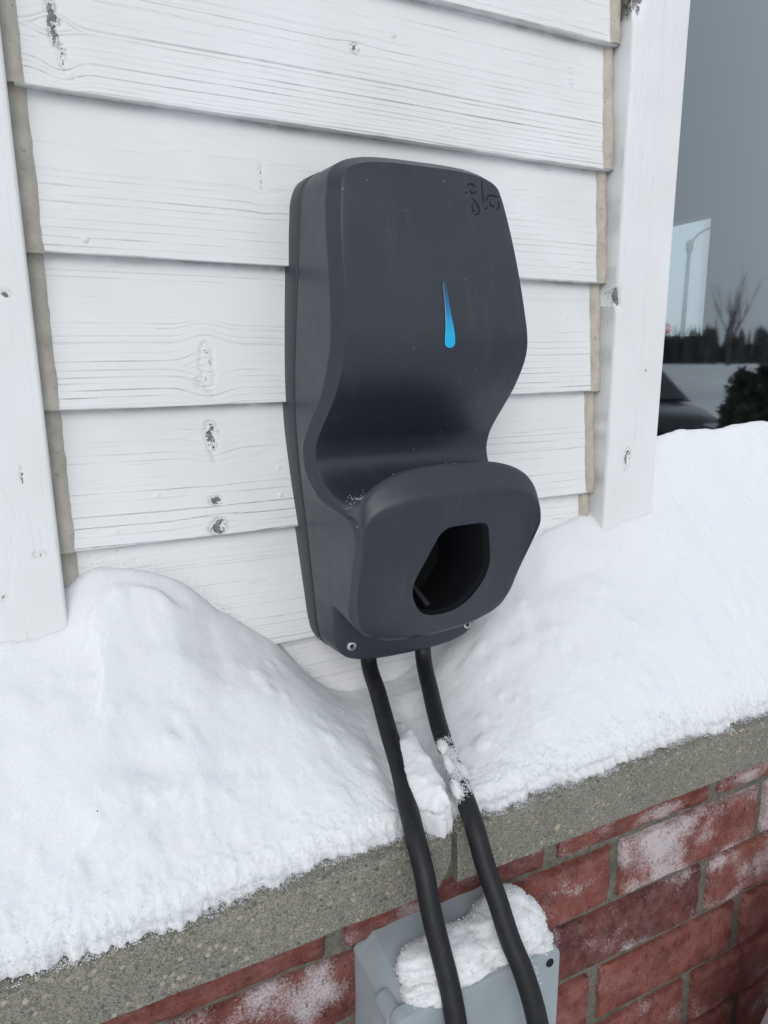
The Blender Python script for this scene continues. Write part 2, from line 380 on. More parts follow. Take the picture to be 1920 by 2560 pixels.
# nail heads under the paint
for (nx_, nz_) in ((.0455, 1.5748), (.087, 1.2283), (.2063, 1.2172), (.206, 1.245), (.4, 1.58), (.575, 1.452), (.045, 1.452), (.577, 1.325), (.047, 1.323), (.575, 1.197), (.048, 1.198)):
    zb = max(e for e in EDGES if e < nz_); yy = LAP * (nz_ - zb) / .127
    vs, fs = lathe([(.0029, -.001), (.0029, .0004), (.0022, .0008)], 14)
    vs = np.stack([vs[:, 0] + nx_, yy - vs[:, 2], vs[:, 1] + nz_], -1)
    wall_child(mesh('nail_head', vs, fs, PAINT_H, sharp=40))
# caulk: one bead per board at either end, following its slope
def bead(x0, x1, zb, zt, y0, y1, seed, bulge):
    n, m_ = 46, 11; z = np.linspace(zb - .0005, zt + .003, n); vs = []
    for i, zz in enumerate(z):
        f = (zz - zb) / (zt - zb); yb = y0 + (y1 - y0) * np.clip(f, -.1, 1)
        a = np.linspace(0, 1, m_)
        blob = 1 + .16 * vnoise(zz * 60, 0, seed) + .10 * vnoise(zz * 190, 3, seed)
        if i < 3: blob *= .6 + .13 * i
        x = x0 + (x1 - x0) * a + .0006 * vnoise(zz * 120, a * 2, seed + 3)
        vs.append(np.stack([x, yb + .006 - bulge * blob * np.sin(np.pi * np.clip(a, .0, 1)) ** .75 - .004, np.full(m_, zz)], -1))
    return np.concatenate(vs), grid_faces(n, m_)
for bi, (zb, seed, dense, knots) in enumerate(BOARDS):
    zt = (BOARDS[bi - 1][0] if bi else zb + .128)
    vs, fs = bead(-.0035, .0132, zb, zt, -.0012, LAP - .0012, seed, .0050); wall_child(fast_mesh('caulk_bead', vs, fs, CAULK))
    vs, fs = bead(.6052, .6225, zb, zt, -.0012, LAP - .0012, seed + 40, .0062); wall_child(fast_mesh('caulk_bead', vs, fs, CAULK))
o = bm_obj('light_block_sheathing', box_geo(-1.6, .70, .030, .055, .90, 2.9), simple('light_block_sheathing', rgb(.25, .22, .18), .9)); wall_child(o)  # unseen panel added behind the boards to block light into the room

# ---------------------------------------------------------------- trim boards
def trim(name, x0, x1, y_front, z0, z1, knots, seed, parent, wane=None):
    Wd = x1 - x0; nu, nw = 420, int(Wd / .0007)
    us = np.linspace(z0, z1, nu); ws = np.linspace(0, Wd, nw); U, W = np.meshgrid(us, ws)
    g = [(RNG.uniform(0, Wd), RNG.uniform(.1, .4) * .0006, .00035) for _ in range(11)]
    h, dirt, peel = wood_patch(U, W, Wd, g, knots, seed, .8)
    dirt *= .55
    r = np.minimum(W, Wd - W); rnd = np.where(r < .003, .003 - np.sqrt(np.maximum(0, .003 ** 2 - (.003 - r) ** 2)), 0)
    rag = .0009 * fbm(U * 25, W * 0, seed + 4, 3)
    Y = y_front - h + rnd
    X = x0 + W + rag * (1 - W / Wd) * np.exp(-W / .006)
    if wane:                                                        # a knocked-off corner
        for (uc, ul, ww) in wane:
            k = np.exp(-((U - uc) / ul) ** 4) * sstep(ww, ww * .35, W + .003 * fbm(U * 90, W * 90, seed + 8, 3))
            Y = Y + .0048 * k; peel = np.maximum(peel, k)
    P = np.stack([X, Y, U], -1).reshape(-1, 3)
    left = P[:nu].copy(); right = P[-nu:].copy()
    L1 = left.copy(); L1[:, 1] = .030; L1[:, 0] = x0; R1 = right.copy(); R1[:, 1] = .055; R1[:, 0] = x1
    Lm = left.copy(); Lm[:, 1] = y_front + .006; Lm[:, 0] = x0
    P = np.concatenate([L1, Lm, P, R1]); z = np.zeros(nu)
    dl = np.clip(.10 + .25 * fbm(us * 40, us * 0, seed + 6, 3), 0, 1)
    fs = grid_faces(nw + 3, nu)[:, ::-1]
    return fast_mesh(name, P, fs, PAINT_V, parent, attrs={'dirt': np.concatenate([dl, dl, dirt.ravel(), z]), 'peel': np.concatenate([z, peel[0] * .9, peel.ravel(), z])})
lt = trim('corner_board', -.13, -.0005, -.0195, .955, 1.86, [(1.404, .111, .0030, .0060, .72), (1.2582, .1075, .0065, .0010, .7), (1.1895, .1145, .0034, .0050, .74), (1.1566, .083, .003, .004, .5)], 101, None)
tag(lt, 'white painted vertical trim board left of the clapboards', 'trim board')
wf = empty('house_window', (1.4, .05, 1.0)); tag(wf, 'dark glass window behind white trim, right of the charger', 'window')
def win_child(o): o.parent = wf; o.matrix_parent_inverse = Matrix.Translation(-wf.location); return o
win_child(trim('trim_board', .6222, .7055, -.0195, .955, 1.92, [(1.2269, .0330, .013, .0062, .66), (1.3356, .0540, .0034, .0016, .66), (1.53, .045, .002, .001, .5)], 102, None, wane=[(1.738, .024, .020), (1.4218, .0125, .005)]))

# ---------------------------------------------------------------- window glass and sash
for yy in (.046, .060):                                            # sealed double glazing
    win_child(mesh('pane', [(.7057, yy, 1.0), (2.2, yy, 1.0), (2.2, yy, 2.6), (.7057, yy, 2.6)], [(0, 1, 2, 3)], GLASS, smooth=False))
SASH = simple('sash_vinyl', rgb(.72, .73, .74), .4)
win_child(bm_obj('sash', box_geo(.7056, .7115, .0635, .085, 1.0, 2.6), SASH, sharp=30))
win_child(bm_obj('sash', box_geo(2.14, 2.2, .0635, .085, 1.0, 2.6, .003), SASH, sharp=30))
win_child(bm_obj('sash', box_geo(.7116, 2.139, .0635, .085, 1.0, 1.06, .003), SASH, sharp=30))
win_child(bm_obj('sash', box_geo(.7116, 2.139, .0635, .085, 2.54, 2.6, .003), SASH, sharp=30))

# ================================================================ STONE SILL (two cast stones, mortared joint)
SY, SZB, SZT = -.215, .8955, .9485
sill = empty('stone_sill', (.28, -.1, SZB)); tag(sill, 'grey rough cast stone sill under the snow', 'sill')
def sill_child(o): o.parent = sill; o.matrix_parent_inverse = Matrix.Translation(-sill.location); return o
def stone(x0, x1, seed, chip_right=None, dy=0.0, dx=.0022):
    nx = int((x1 - x0) / dx)
    # section from the wall along the top, over the arris, down the face and back below
    top = [(.05, SZT + .018), (-.10, SZT + .008)] + [(y, SZT + .003 * (1 - (-.1 - y) / .115)) for y in np.linspace(-.12, SY + .007, 34)]
    arr = [(SY + .005 * (1 - math.sin(t)) + .0, SZT - .005 * (1 - math.cos(t))) for t in np.linspace(0.1, math.pi / 2, 7)]
    face = [(SY, z) for z in np.linspace(SZT - .0068, SZB + .002, 30)]
    bot = [(SY + .002, SZB), (SY + .03, SZB)]
    sec = np.array(top + arr + face + bot); ns = len(sec)
    xs = np.linspace(x0, x1, nx); X, I = np.meshgrid(xs, np.arange(ns)); Y = sec[I, 0] + dy; Z = sec[I, 1]
    T = np.cumsum(np.r_[0, np.hypot(*np.diff(sec, axis=0).T)])[I]
    rough = .00045 * fbm(X * 210, T * 210, seed, 3) + .0008 * fbm(X * 28, T * 28, seed + 9, 3)
    near = np.exp(-((T - T[len(top) + 3, 0]) / .010) ** 2)              # crumbling arris
    rough = rough - near * .0022 * np.clip(fbm(X * 60, T * 60, seed + 3, 4) + .1, 0, 1.5)
    Y = Y - rough; Z = Z + rough * .8 * (T < T[len(top) + 4, 0]) - near * .0012 * np.clip(fbm(X * 45, T * 45, seed + 5, 3), 0, 1)
    if chip_right is not None:
        c = np.clip((SZB + .026 - Z) / .026, 0, 1) * (Y < SY + .05)
        X = X - chip_right * c ** 1.2 * sstep(x1 - .035, x1, X)
    P = np.stack([X, Y, Z], -1).reshape(-1, 3); fs = list(map(tuple, grid_faces(ns, nx)[:, ::-1]))
    e0 = [i * nx for i in range(ns)]; e1 = [i * nx + nx - 1 for i in range(ns)]
    return mesh('sill_stone', P, fs + [tuple(e0), tuple(e1[::-1])], STONE, sharp=60)
s1 = sill_child(stone(-.55, .2790, 201, chip_right=.016, dy=-.0015)); s1['label'] = 'left sill stone with a broken lower corner'
s2 = sill_child(stone(.2865, 1.75, 202))
sill_child(bm_obj('mortar_joint', box_geo(.262, .2915, SY + .009, .03, SZB + .001, SZT - .001), MORTAR))
# pebbles laid bare along the arris
PEB = [simple('pebble', rgb(*c), .8) for c in ((.30, .28, .24), (.16, .155, .14), (.40, .35, .26), (.24, .25, .25))]
def pebble_geo(seed):
    bm = bmesh.new(); bmesh.ops.create_icosphere(bm, subdivisions=2, radius=1); r = random.Random(seed)
    ph = [r.uniform(0, 6) for _ in range(6)]
    for v in bm.verts: v.co *= 1 + .16 * math.sin(2.3 * v.co.x + ph[0]) * math.cos(2 * v.co.y + ph[1]) + .12 * math.sin(3 * v.co.z + ph[2])
    me = bpy.data.meshes.new('pebble'); bm.to_mesh(me); bm.free()
    me.polygons.foreach_set('use_smooth', [True] * len(me.polygons)); return me
pm = [[pebble_geo(i * 7 + j) for j in range(2)] for i in range(4)]
for i in range(4):
    for me in pm[i]: me.materials.append(PEB[i])
R = random.Random(9)
for k in range(64):
    x = R.uniform(-.1, .275) if k < 40 else R.uniform(.30, .85)
    near = R.random() < .6
    s_ = R.uniform(.0014, .0045) * (1.1 if k < 40 else .8)
    o = bpy.data.objects.new('pebble', R.choice(R.choice(pm))); link(o)
    o.location = (x, SY + .0035 + R.uniform(-.001, .003), SZT - .003 + R.uniform(-.004, .001)) if near else (x, SY + s_ * .35, R.uniform(SZB + .006, SZT - .006))
    o.scale = (s_ * R.uniform(.8, 1.5), s_ * (.8 if near else .6), s_ * R.uniform(.6, 1)); o.rotation_euler = (0, R.uniform(-.5, .5), R.uniform(-.4, .4)); sill_child(o)

# ================================================================ BRICK WALL
BY, BH, BL, PX, PZ = -.200, .0670, .2165, .2335, .0772
bw = empty('brick_wall', (.4, BY, .3)); tag(bw, 'red brick wall with white frosty bloom below the sill', 'wall')
def bw_child(o): o.parent = bw; o.matrix_parent_inverse = Matrix.Translation(-bw.location); return o
mb = bm_obj('mortar', box_geo(-.6, 1.85, BY + .0075, .02, .30, SZB - .001), MORTAR, smooth=False); bw_child(mb)
def brick_mesh(seed):
    nx, nz = 15, 7; r = np.random.default_rng(seed)
    xs = np.linspace(-BL / 2, BL / 2, nx); zs = np.linspace(-BH / 2, BH / 2, nz)
    xs = np.sort(np.r_[xs[1:-1], -BL / 2, -BL / 2 + .0025, BL / 2 - .0025, BL / 2]); zs = np.sort(np.r_[zs[1:-1], -BH / 2, -BH / 2 + .0025, BH / 2 - .0025, BH / 2])
    nx, nz = len(xs), len(zs); X, Z = np.meshgrid(xs, zs)
    ex = (np.abs(X) > BL / 2 - .001) | (np.abs(Z) > BH / 2 - .001)
    Y = np.where(ex, .0028, 0.) + r.normal(0, .0006, X.shape)
    X = X + r.normal(0, .0007, X.shape); Z = Z + r.normal(0, .0007, X.shape)
    vs = np.stack([X, Y, Z], -1).reshape(-1, 3).tolist(); fs = [tuple(f) for f in grid_faces(nz, nx)]
    rim = [j for j in range(nx)] + [i * nx + nx - 1 for i in range(1, nz)] + [(nz - 1) * nx + j for j in range(nx - 2, -1, -1)] + [i * nx for i in range(nz - 2, 0, -1)]
    b0 = len(vs); vs += [[vs[i][0], .09, vs[i][2]] for i in rim]; n = len(rim)
    fs += [(rim[i], b0 + i, b0 + (i + 1) % n, rim[(i + 1) % n]) for i in range(n)]
    me = bpy.data.meshes.new('brick'); me.from_pydata(vs, [], fs); me.update(); me.materials.append(BRICK)
    me.polygons.foreach_set('use_smooth', [True] * len(me.polygons)); me.set_sharp_from_angle(angle=math.radians(50)); return me
bms = [brick_mesh(i) for i in range(5)]
ROW_LEFT = {-1: .650, 0: .5025, 1: .649, 2: .4850, 3: .640}
# frost and darkness of the bricks that show best, by (row, column)
SPEC = {(-1, 0): (.15, .90), (-1, 1): (.2, .95), (-1, -1): (.25, .62), (-1, -2): (.55, .75), (0, 0): (.05, .95), (0, -1): (.05, .60), (0, 1): (.2, .9), (1, -1): (.85, .68), (1, 0): (.1, .80), (2, 0): (.10, .42), (2, -1): (.2, .3), (2, 1): (.15, .55), (3, 0): (.12, .45), (3, -1): (.2, .5), (0, -2): (.5, .72), (1, -3): (.3, .3), (0, -3): (.6, .6)}
rb = random.Random(31)
for row in range(-1, 6):
    ztop = .850 - row * PZ; left = ROW_LEFT.get(row, (.5025 if row % 2 == 0 else .645) + rb.uniform(-.01, .01))
    for c in range(-5, 6):
        x = left + c * PX
        if x > 1.7 or x + BL < -.55: continue
        o = bpy.data.objects.new('brick', rb.choice(bms)); link(o)
        cut = 1.0
        zc = ztop - BH / 2
        if row == -1: cut = .535; zc = ztop - BH + BH * cut / 2
        o.location = (x + BL / 2, BY + rb.uniform(-.0015, .0015), zc); o.rotation_euler = (rb.uniform(-.01, .01), rb.uniform(-.006, .006), rb.uniform(-.006, .006))
        o.scale = (rb.uniform(.985, 1.005), 1, cut * rb.uniform(.97, 1.01))
        d, f = SPEC.get((row, c), (rb.uniform(0, .5), rb.uniform(.2, .7)))
        o.color = (d, f, rb.random(), 1); bw_child(o)

# ================================================================ SNOW
def hw(x):      # height where the drift meets the wall
    x = np.asarray(x, float); return sum(_hw(x + d) for d in (-.016, -.008, 0, .008, .016)) / 5
def _hw(x):
    return np.interp(x, [-.6, -.2, -.06, -.015, .012, .05, .10, .149, .196, .235, .262, .32, .355, .385, .43, .54, .606, .64, .70, .722, .760, .82, .98, 1.3, 1.8],
                        [1.10, 1.120, 1.126, 1.132, 1.158, 1.162, 1.143, 1.102, 1.056, 1.008, .986, .982, .988, 1.012, 1.06, 1.138, 1.152, 1.156, 1.170, 1.205, 1.238, 1.248, 1.245, 1.24, 1.22])
def edge(x, rough=True):    # front edge of the snow on the sill
    b = np.interp(x, [-.6, -.06, .02, .09, .14, .19, .25, .258, .268, .281, .291, .36, .45, .6, .8, 1.8], [-.206, -.206, -.2085, -.2025, -.1975, -.201, -.196, -.198, -.213, -.213, -.199, -.203, -.201, -.1985, -.200, -.203])
    return b + (.0048 * fbm(x * 24, x * 0, 301, 5, .68) if rough else 0)
def snow_patch(x0, x1, dx, nr):
    xs = np.arange(x0, x1, dx); s = np.linspace(0, 1, nr); s = 1 - (1 - s) ** 1.35
    X, Sx = np.meshgrid(xs, s); yb = .0455; ye = edge(X, False) + (edge(X) - edge(X, False)) * sstep(.75, 1, Sx); H0 = hw(xs); he = .9635 + .004 * fbm(X * 7, X * 0, 310, 1)
    Y = yb + (ye - yb) * Sx
    yr = np.interp(X, [.66, .76], [.006, .043])
    ys = edge(X, False); T = np.clip((yr - Y) / (yr - ys), -.2, 1.0)
    # the profile along the wall blurs away towards the front
    ker = np.exp(-np.linspace(-2.5, 2.5, 87) ** 2); ker /= ker.sum(); Hs = np.convolve(np.pad(H0, 43, 'edge'), ker, 'valid')
    Hf = np.interp(xs, [-.6, -.2, -.06, .02, .09, .14, .19, .225, .25, .268, .32, .35, .39, .45, .54, .62, .70, .78, .9, 1.8], [1.085, 1.105, 1.114, 1.114, 1.104, 1.090, 1.058, 1.022, .999, .990, .985, .994, 1.030, 1.080, 1.130, 1.155, 1.185, 1.215, 1.225, 1.21])
    ker2 = np.exp(-np.linspace(-2.5, 2.5, 41) ** 2); ker2 /= ker2.sum(); Hf = np.convolve(np.pad(Hf, 20, 'edge'), ker2, 'valid')
    H = H0[None] + (Hf - H0)[None] * sstep(.0, .26, T)
    pw = np.interp(X, [-.6, 0, .10, .18, .24, .32, .40, .5, .8, 1.8], [1.15, 1.2, 1.25, 1.4, 1.6, 1.7, 1.4, 1.25, 1.2, 1.2])
    Z = he + (H - he) * (1 - np.sign(T) * np.abs(T) ** pw)
    env = (.35 + .65 * sstep(0, .08, H - he)) * (1 - .6 * sstep(.8, 1, T))
    Z = Z + env * (.0075 * fbm(X * 8 + Y * 3, Y * 9 - X * 2, 321, 3, .42) + .0016 * fbm(X * 38, Y * 38, 322, 2))
    Z = Z + .0006 * fbm(X * 190, Y * 190, 323, 3, .65) * (.35 + .65 * sstep(.45, .95, T))
    Z = Z + .013 * sstep(.010, .020, X + .005 * fbm(Y * 60, X * 60, 325, 2)) * sstep(.125, .085, X) * sstep(.06, .13, T + .02 * fbm(X * 40, Y * 40, 326, 2)) * sstep(.55, .25, T)
    for (dx_, dy_, rx, ry, dep) in ((.045, -.125, .030, .010, .005), (.095, -.135, .03, .008, .003), (.46, -.075, .03, .012, .004), (.55, -.05, .045, .015, .004), (.62, -.10, .05, .02, .003)):
        Z = Z - dep * np.exp(-(((X - dx_) + .6 * (Y - dy_)) / rx) ** 2 - ((Y - dy_) / ry) ** 2)
    Z = Z - .006 * np.exp(-((X - .335 + .045 * T) / .012) ** 2) * sstep(.2, .4, T) * sstep(.85, .6, T)          # groove where the cable lies
    Z = Z - .006 * np.exp(-((X - .283 + .035 * T) / .014) ** 2) * sstep(.3, .5, T)
    cx_ = .2865 - .016 * sstep(.4, 1., T); wx_ = .0140 + .004 * sstep(.5, .9, T)
    Z = Z + .021 * sstep(1.3, .6, np.abs(X - cx_) / wx_ + .18 * fbm(X * 90, Y * 60, 349, 3)) * sstep(.38, .66, T) * (1 - .25 * sstep(.8, 1., T))
    # a crust that broke and slipped
    ln = Y + .150 - .25 * (X - .03) + .010 * fbm(X * 30, X * 0, 340, 3)
    Z = Z - .0065 * sstep(.0015, -.0015, ln) * sstep(-.03, -.004, ln) * sstep(-.02, .0, X) * sstep(.095, .05, X)
    lump = fbm(X * 26 + 3, Y * 26, 344, 3, .55); Z = Z + .0016 * sstep(.0, 1.2, lump) * sstep(.1, .3, T) + .0005 * fbm(X * 60, Y * 60, 346, 2)
    rc = np.random.default_rng(361)                                     # crumbs and clods that rolled down the drift
    for k in range(420):
        bx, bt = rc.uniform(x0, x1), rc.uniform(.12, .97); rr = rc.uniform(.003, .007) * (1.7 if k % 9 == 0 else 1); j = int((bx - x0) / dx); wn = int(rr * 3 / dx) + 1
        sl = slice(max(0, j - wn), min(len(xs), j + wn)); by = yr[0, min(j, len(xs) - 1)] + (ys[0, min(j, len(xs) - 1)] - yr[0, min(j, len(xs) - 1)]) * bt
        q = ((X[:, sl] - bx) / rr) ** 2 + ((Y[:, sl] - by) / rr) ** 2
        Z[:, sl] += rr * rc.uniform(.12, .38) * np.exp(-q ** 1.5)
    Z = Z + .0011 * fbm(X * 330, Y * 330, 347, 2, .6) * sstep(.8, .97, T)
    rim = sstep(.93, 1.0, T); Z = Z - .006 * rim ** 2
    Y = Y - rim * .0022 * fbm(X * 150, Sx * 30, 327, 4, .7)
    P = np.stack([X, Y, Z], -1); last = P[-1]
    rows = [last + np.stack([0 * xs, -.0022 * math.sin(t) + .0012 * fbm(xs * 230, xs * 0 + t * 3, 330, 3), -(last[:, 2] - SZT - .001) * (t / 2.4) + .0009 * fbm(xs * 260, xs * 0 + t * 5, 333, 3)], -1) for t in (.4, .8, 1.2, 1.6, 2.0, 2.4)]
    return np.concatenate([P, np.stack(rows)])
snow = empty('sill_snow', (.4, -.1, SZT)); tag(snow, 'deep white snow drifted along the sill against the wall', 'snow', kind='stuff')
def snow_child(o): o.parent = snow; o.matrix_parent_inverse = Matrix.Translation(-snow.location); o['kind'] = 'stuff'; return o
P = snow_patch(-.45, 1.45, .0014, 190)
# keep vertical resolution near the wall, drop the mesh into place
so_ = snow_child(fast_mesh('drift', P.reshape(-1, 3), grid_faces(P.shape[0], P.shape[1])[:, ::-1], SNOW))
SNOW_P = P

def blob(name, c, r, seed, parent_fn, sub=5, rough=.10, flat=None, m=None, tilt=(0, 0, 0), sq=1.0):
    bm = bmesh.new(); bmesh.ops.create_icosphere(bm, subdivisions=sub, radius=1)
    A = np.array([v.co[:] for v in bm.verts]); n = A.copy()
    d = 1 + rough * 1.3 * fbm(n[:, 0] * 2.2 + 5, n[:, 1] * 2.2 + n[:, 2] * 3.1, seed, 3) + rough * .16 * fbm(n[:, 0] * 11 + n[:, 2] * 7, n[:, 1] * 11 - n[:, 2] * 5, seed + 4, 2, .6)
    d = d + rough * .22 * fbm(n[:, 0] * 30 + n[:, 2] * 21, n[:, 1] * 30 - n[:, 2] * 17, seed + 8, 2)
    A = np.sign(A) * np.abs(A) ** sq * d[:, None] * np.array(r); M = np.array(Matrix.Rotation(tilt[2], 3, 'Z') @ Matrix.Rotation(tilt[1], 3, 'Y') @ Matrix.Rotation(tilt[0], 3, 'X'))
    A = A @ M.T + np.array(c)
    if flat is not None: A[:, 2] = np.maximum(A[:, 2], flat)
    for v, p in zip(bm.verts, A): v.co = p
    o = bm_obj(name, bm, m or SNOW, sharp=180); return parent_fn(o), A, n
# grains: loose crystals along every snow edge
def grains(name, pts, size, parent_fn, m=GRAIN, seed=0):
    r = np.random.default_rng(seed); n = len(pts)
    base = np.array([(1, 0, 0), (-1, 0, 0), (0, 1, 0), (0, -1, 0), (0, 0, 1), (0, 0, -1)], float)
    tri = np.array([(0, 2, 4), (2, 1, 4), (1, 3, 4), (3, 0, 4), (2, 0, 5), (1, 2, 5), (3, 1, 5), (0, 3, 5)])
    q = r.normal(size=(n, 3, 3)); q, _ = np.linalg.qr(q); sc = (size[0] + (size[1] - size[0]) * r.random((n, 1, 1)) ** 2.2) * r.uniform(.5, 1.4, (n, 6, 1))
    v = (base[None] * sc) @ q + np.asarray(pts)[:, None]; f = tri[None] + 6 * np.arange(n)[:, None, None]
    o = fast_mesh(name, v.reshape(-1, 3), f.reshape(-1, 3), m, smooth=False); return parent_fn(o)
r_ = np.random.default_rng(77)
nr, nc = SNOW_P.shape[:2]; pts = []
NG = 42000
ii = nr - 1 - (np.abs(r_.normal(0, 11, NG))).astype(int).clip(0, nr - 1); jj = r_.integers(0, nc, NG)
e = SNOW_P[ii, jj] + r_.normal(0, 1, (NG, 3)) * [.001, .0014, .0009]; pts.append(e)
ii = r_.integers(10, nr - 8, 2500); jj = r_.integers(0, nc, 2500); pts.append(SNOW_P[ii, jj] - [0, 0, .0001])
# dusting that lies beyond the edge on the bare stone
ND = 26000; x = r_.uniform(-.15, 1.0, ND); y = edge(x) - np.abs(r_.normal(0, .0060, ND)); ok = (y > SY + .0005) & (fbm(x * 70, y * 120, 348, 3) + .6 * r_.random(ND) > .25 + 40 * (edge(x) - y - .004)); dust = np.stack([x, y, SZT + .0004 + r_.random(ND) * .0009], -1)[ok]
pts = np.concatenate(pts)
grains('crystals', pts, (.0002, .0008), snow_child, seed=5); grains('dusting', dust, (.00015, .0006), snow_child, seed=6)
# frost thrown up on the boards above the drift
NF = 9000; fx = r_.uniform(.004, .60, NF); fz = hw(fx) - .004 + np.abs(r_.normal(0, .0075, NF)) * (1 + .9 * vnoise(fx * 18, fx * 0, 351))
fb = np.array([max([e for e in EDGES + [EDGES[5] - .1255] if e <= z] or [.9]) for z in fz]); fy = LAP * (fz - fb) / .127 - .0003
grains('wall_frost', np.stack([fx, fy, fz], -1)[r_.random(NF) < .9], (.00015, .0007), snow_child, seed=9)
# dark chips of bark and seed husk on the snow
rd = np.random.default_rng(66); ii = rd.integers(30, nr - 12, 26); jj = rd.integers(int(nc * .18), int(nc * .6), 26); ii, jj = ii[:9], jj[:9]
grains('husks', SNOW_P[ii, jj], (.0003, .0008), snow_child, simple('husk', rgb(.035, .028, .022), .8), seed=67)

# ================================================================ EV CHARGER
XC = .320
ch = empty('wall_charger', (XC, 0, 1.045)); tag(ch, 'charcoal wall mounted electric car charger with blue light bar and plug holster', 'car charger')
def ch_child(o, p=None):
    o.parent = p or ch
    o.matrix_parent_inverse = Matrix.Translation(-ch.location) if p is None else p.matrix_world.inverted()
    return o
# seam outline (half width, z), top centre to bottom centre
OUT = spline([(0, 1.5255), (.040, 1.5250), (.060, 1.5225), (.0735, 1.5180), (.0820, 1.5120), (.0885, 1.4995), (.0914, 1.4800), (.0955, 1.430), (.0998, 1.375), (.1022, 1.334), (.1028, 1.290), (.1010, 1.254), (.0950, 1.183), (.0895, 1.112), (.0872, 1.085), (.0838, 1.068), (.0745, 1.0555), (.056, 1.0482), (.030, 1.0452), (0, 1.0445)], 400)
OA = np.r_[0, np.cumsum(np.hypot(*np.diff(OUT, axis=0).T))]
def out_at_arc(a): return np.stack([np.interp(a, OA, OUT[:, 0]), np.interp(a, OA, OUT[:, 1])], -1)
def arc_of_z(z): return np.interp(-np.asarray(z), -OUT[:, 1], OA)
# front patch rows: w_edge, d_edge, z_edge, d_centre, z_centre, arch exponent, seam z
ROWS = [
 (.0800, .0925, 1.4905, .0892, 1.5160, 3.2, 1.4990), (.0822, .0945, 1.4835, .0912, 1.5070, 3.2, 1.4925), (.0837, .0980, 1.4750, .0960, 1.4920, 3.0, 1.4820),
 (.0856, .1025, 1.4617, .1030, 1.4720, 2.6, 1.4660), (.0882, .1130, 1.4264, .1145, 1.4290, 2.5, 1.4290), (.0904, .1210, 1.3917, .1228, 1.3920, 2.5, 1.3930),
 (.0916, .1240, 1.3737, .1258, 1.3737, 2.5, 1.3760), (.0926, .1235, 1.3620, .1253, 1.3620, 2.5, 1.3650), (.0932, .1200, 1.3501, .1218, 1.3501, 2.5, 1.3530), (.0933, .1055, 1.3255, .1070, 1.3255, 2.5, 1.3290),
 (.0946, .0850, 1.3035, .0860, 1.3035, 2.5, 1.3060), (.0956, .0690, 1.2869, .0695, 1.2869, 2.5, 1.2880), (.0964, .0595, 1.2750, .0595, 1.2750, 2.5, 1.2750),
 (.0958, .0560, 1.2582, .0555, 1.2590, 2.5, 1.2560), (.0945, .0640, 1.2420, .0625, 1.2460, 2.5, 1.2400), (.0932, .0820, 1.2300, .0800, 1.2375, 2.5, 1.2300), (.0922, .1060, 1.2220, .1040, 1.2360, 2.5, 1.2215),
 (.0918, .1240, 1.2185, .1230, 1.2430, 2.5, 1.2160), (.0919, .1360, 1.2168, .1350, 1.2530, 2.5, 1.2110), (.0922, .1415, 1.2155, .1400, 1.2600, 2.6, 1.2075), (.0924, .1450, 1.2138, .1430, 1.2618, 2.6, 1.2050), (.0926, .1475, 1.2118, .1465, 1.2600, 2.6, 1.2030),
 (.0927, .1500, 1.2085, .1540, 1.2520, 2.6, 1.1995), (.0928, .1522, 1.2040, .1605, 1.2440, 2.6, 1.1955), (.0928, .1530, 1.2018, .1632, 1.2400, 2.6, 1.1935), (.0927, .1530, 1.1998, .1640, 1.2370, 2.6, 1.1915), (.0925, .1522, 1.1965, .1634, 1.2320, 2.6, 1.1880), (.0910, .1420, 1.1750, .1530, 1.2050, 2.6, 1.1680),
 (.0892, .1340, 1.1580, .1385, 1.1680, 2.5, 1.1500), (.0872, .1255, 1.1400, .1190, 1.1240, 2.3, 1.1300), (.0857, .1210, 1.1310, .1055, 1.0950, 2.2, 1.1180), (.0842, .1175, 1.1255, .1005, 1.0845, 2.2, 1.1080)]
K = spline(ROWS, 230, (1, 1, 1, 1, 1, .004, .5)); NR_ = len(K); NU = 110
uu = np.linspace(-1, 1, NU + 1); uu = np.sign(uu) * (1 - (1 - np.abs(uu)) ** 2.6)
Fp = np.zeros((NR_, NU + 1, 3))
for i, (we, de, ze, dc, zc, p, sz) in enumerate(K):
    g = (1 - np.abs(uu) ** p) ** (1 / p); q = 1 - np.abs(uu) ** 2.2
    Fp[i] = np.stack([uu * we, -(de + (dc - de) * q), ze + (zc - ze) * g], -1)
# boundary ring (clockwise from top centre through the right side)
mid = NU // 2
ring = [(0, j) for j in range(mid, NU + 1)] + [(i, NU) for i in range(1, NR_)] + [(NR_ - 1, j) for j in range(NU - 1, -1, -1)] + [(i, 0) for i in range(NR_ - 2, -1, -1)] + [(0, j) for j in range(1, mid)]
ridx = np.array([i * (NU + 1) + j for i, j in ring]); RG = Fp.reshape(-1, 3)[ridx]; NRG = len(RG)
# matching point on the seam outline
half = mid + NR_ + mid      # points on the right half, both centres included
nT = mid + 1
aT = arc_of_z(1.4990); aB = arc_of_z(1.1080); arcs = []
fx = RG[:nT, 0] / RG[nT - 1, 0]
tA = np.r_[0, np.cumsum(np.linalg.norm(np.diff(RG[:nT], axis=0), axis=1))]; arcs += list(tA / tA[-1] * aT)
arcs += list(arc_of_z(K[1:, 6]))
seg = RG[nT + NR_ - 2: nT + NR_ - 1 + mid]; tB = np.r_[0, np.cumsum(np.linalg.norm(np.diff(seg, axis=0), axis=1))]; arcs += list(aB + tB[1:] / tB[-1] * (OA[-1] - aB))
arcs = np.maximum.accumulate(np.array(arcs)); _k = np.hanning(15); _k /= _k.sum(); _a = np.convolve(np.pad(arcs, 7, 'reflect', reflect_type='odd'), _k, 'valid'); arcs = np.clip(_a, 0, OA[-1]); arcs[0] = 0; arcs[-1] = OA[-1]; oh = out_at_arc(arcs); nh = len(oh)
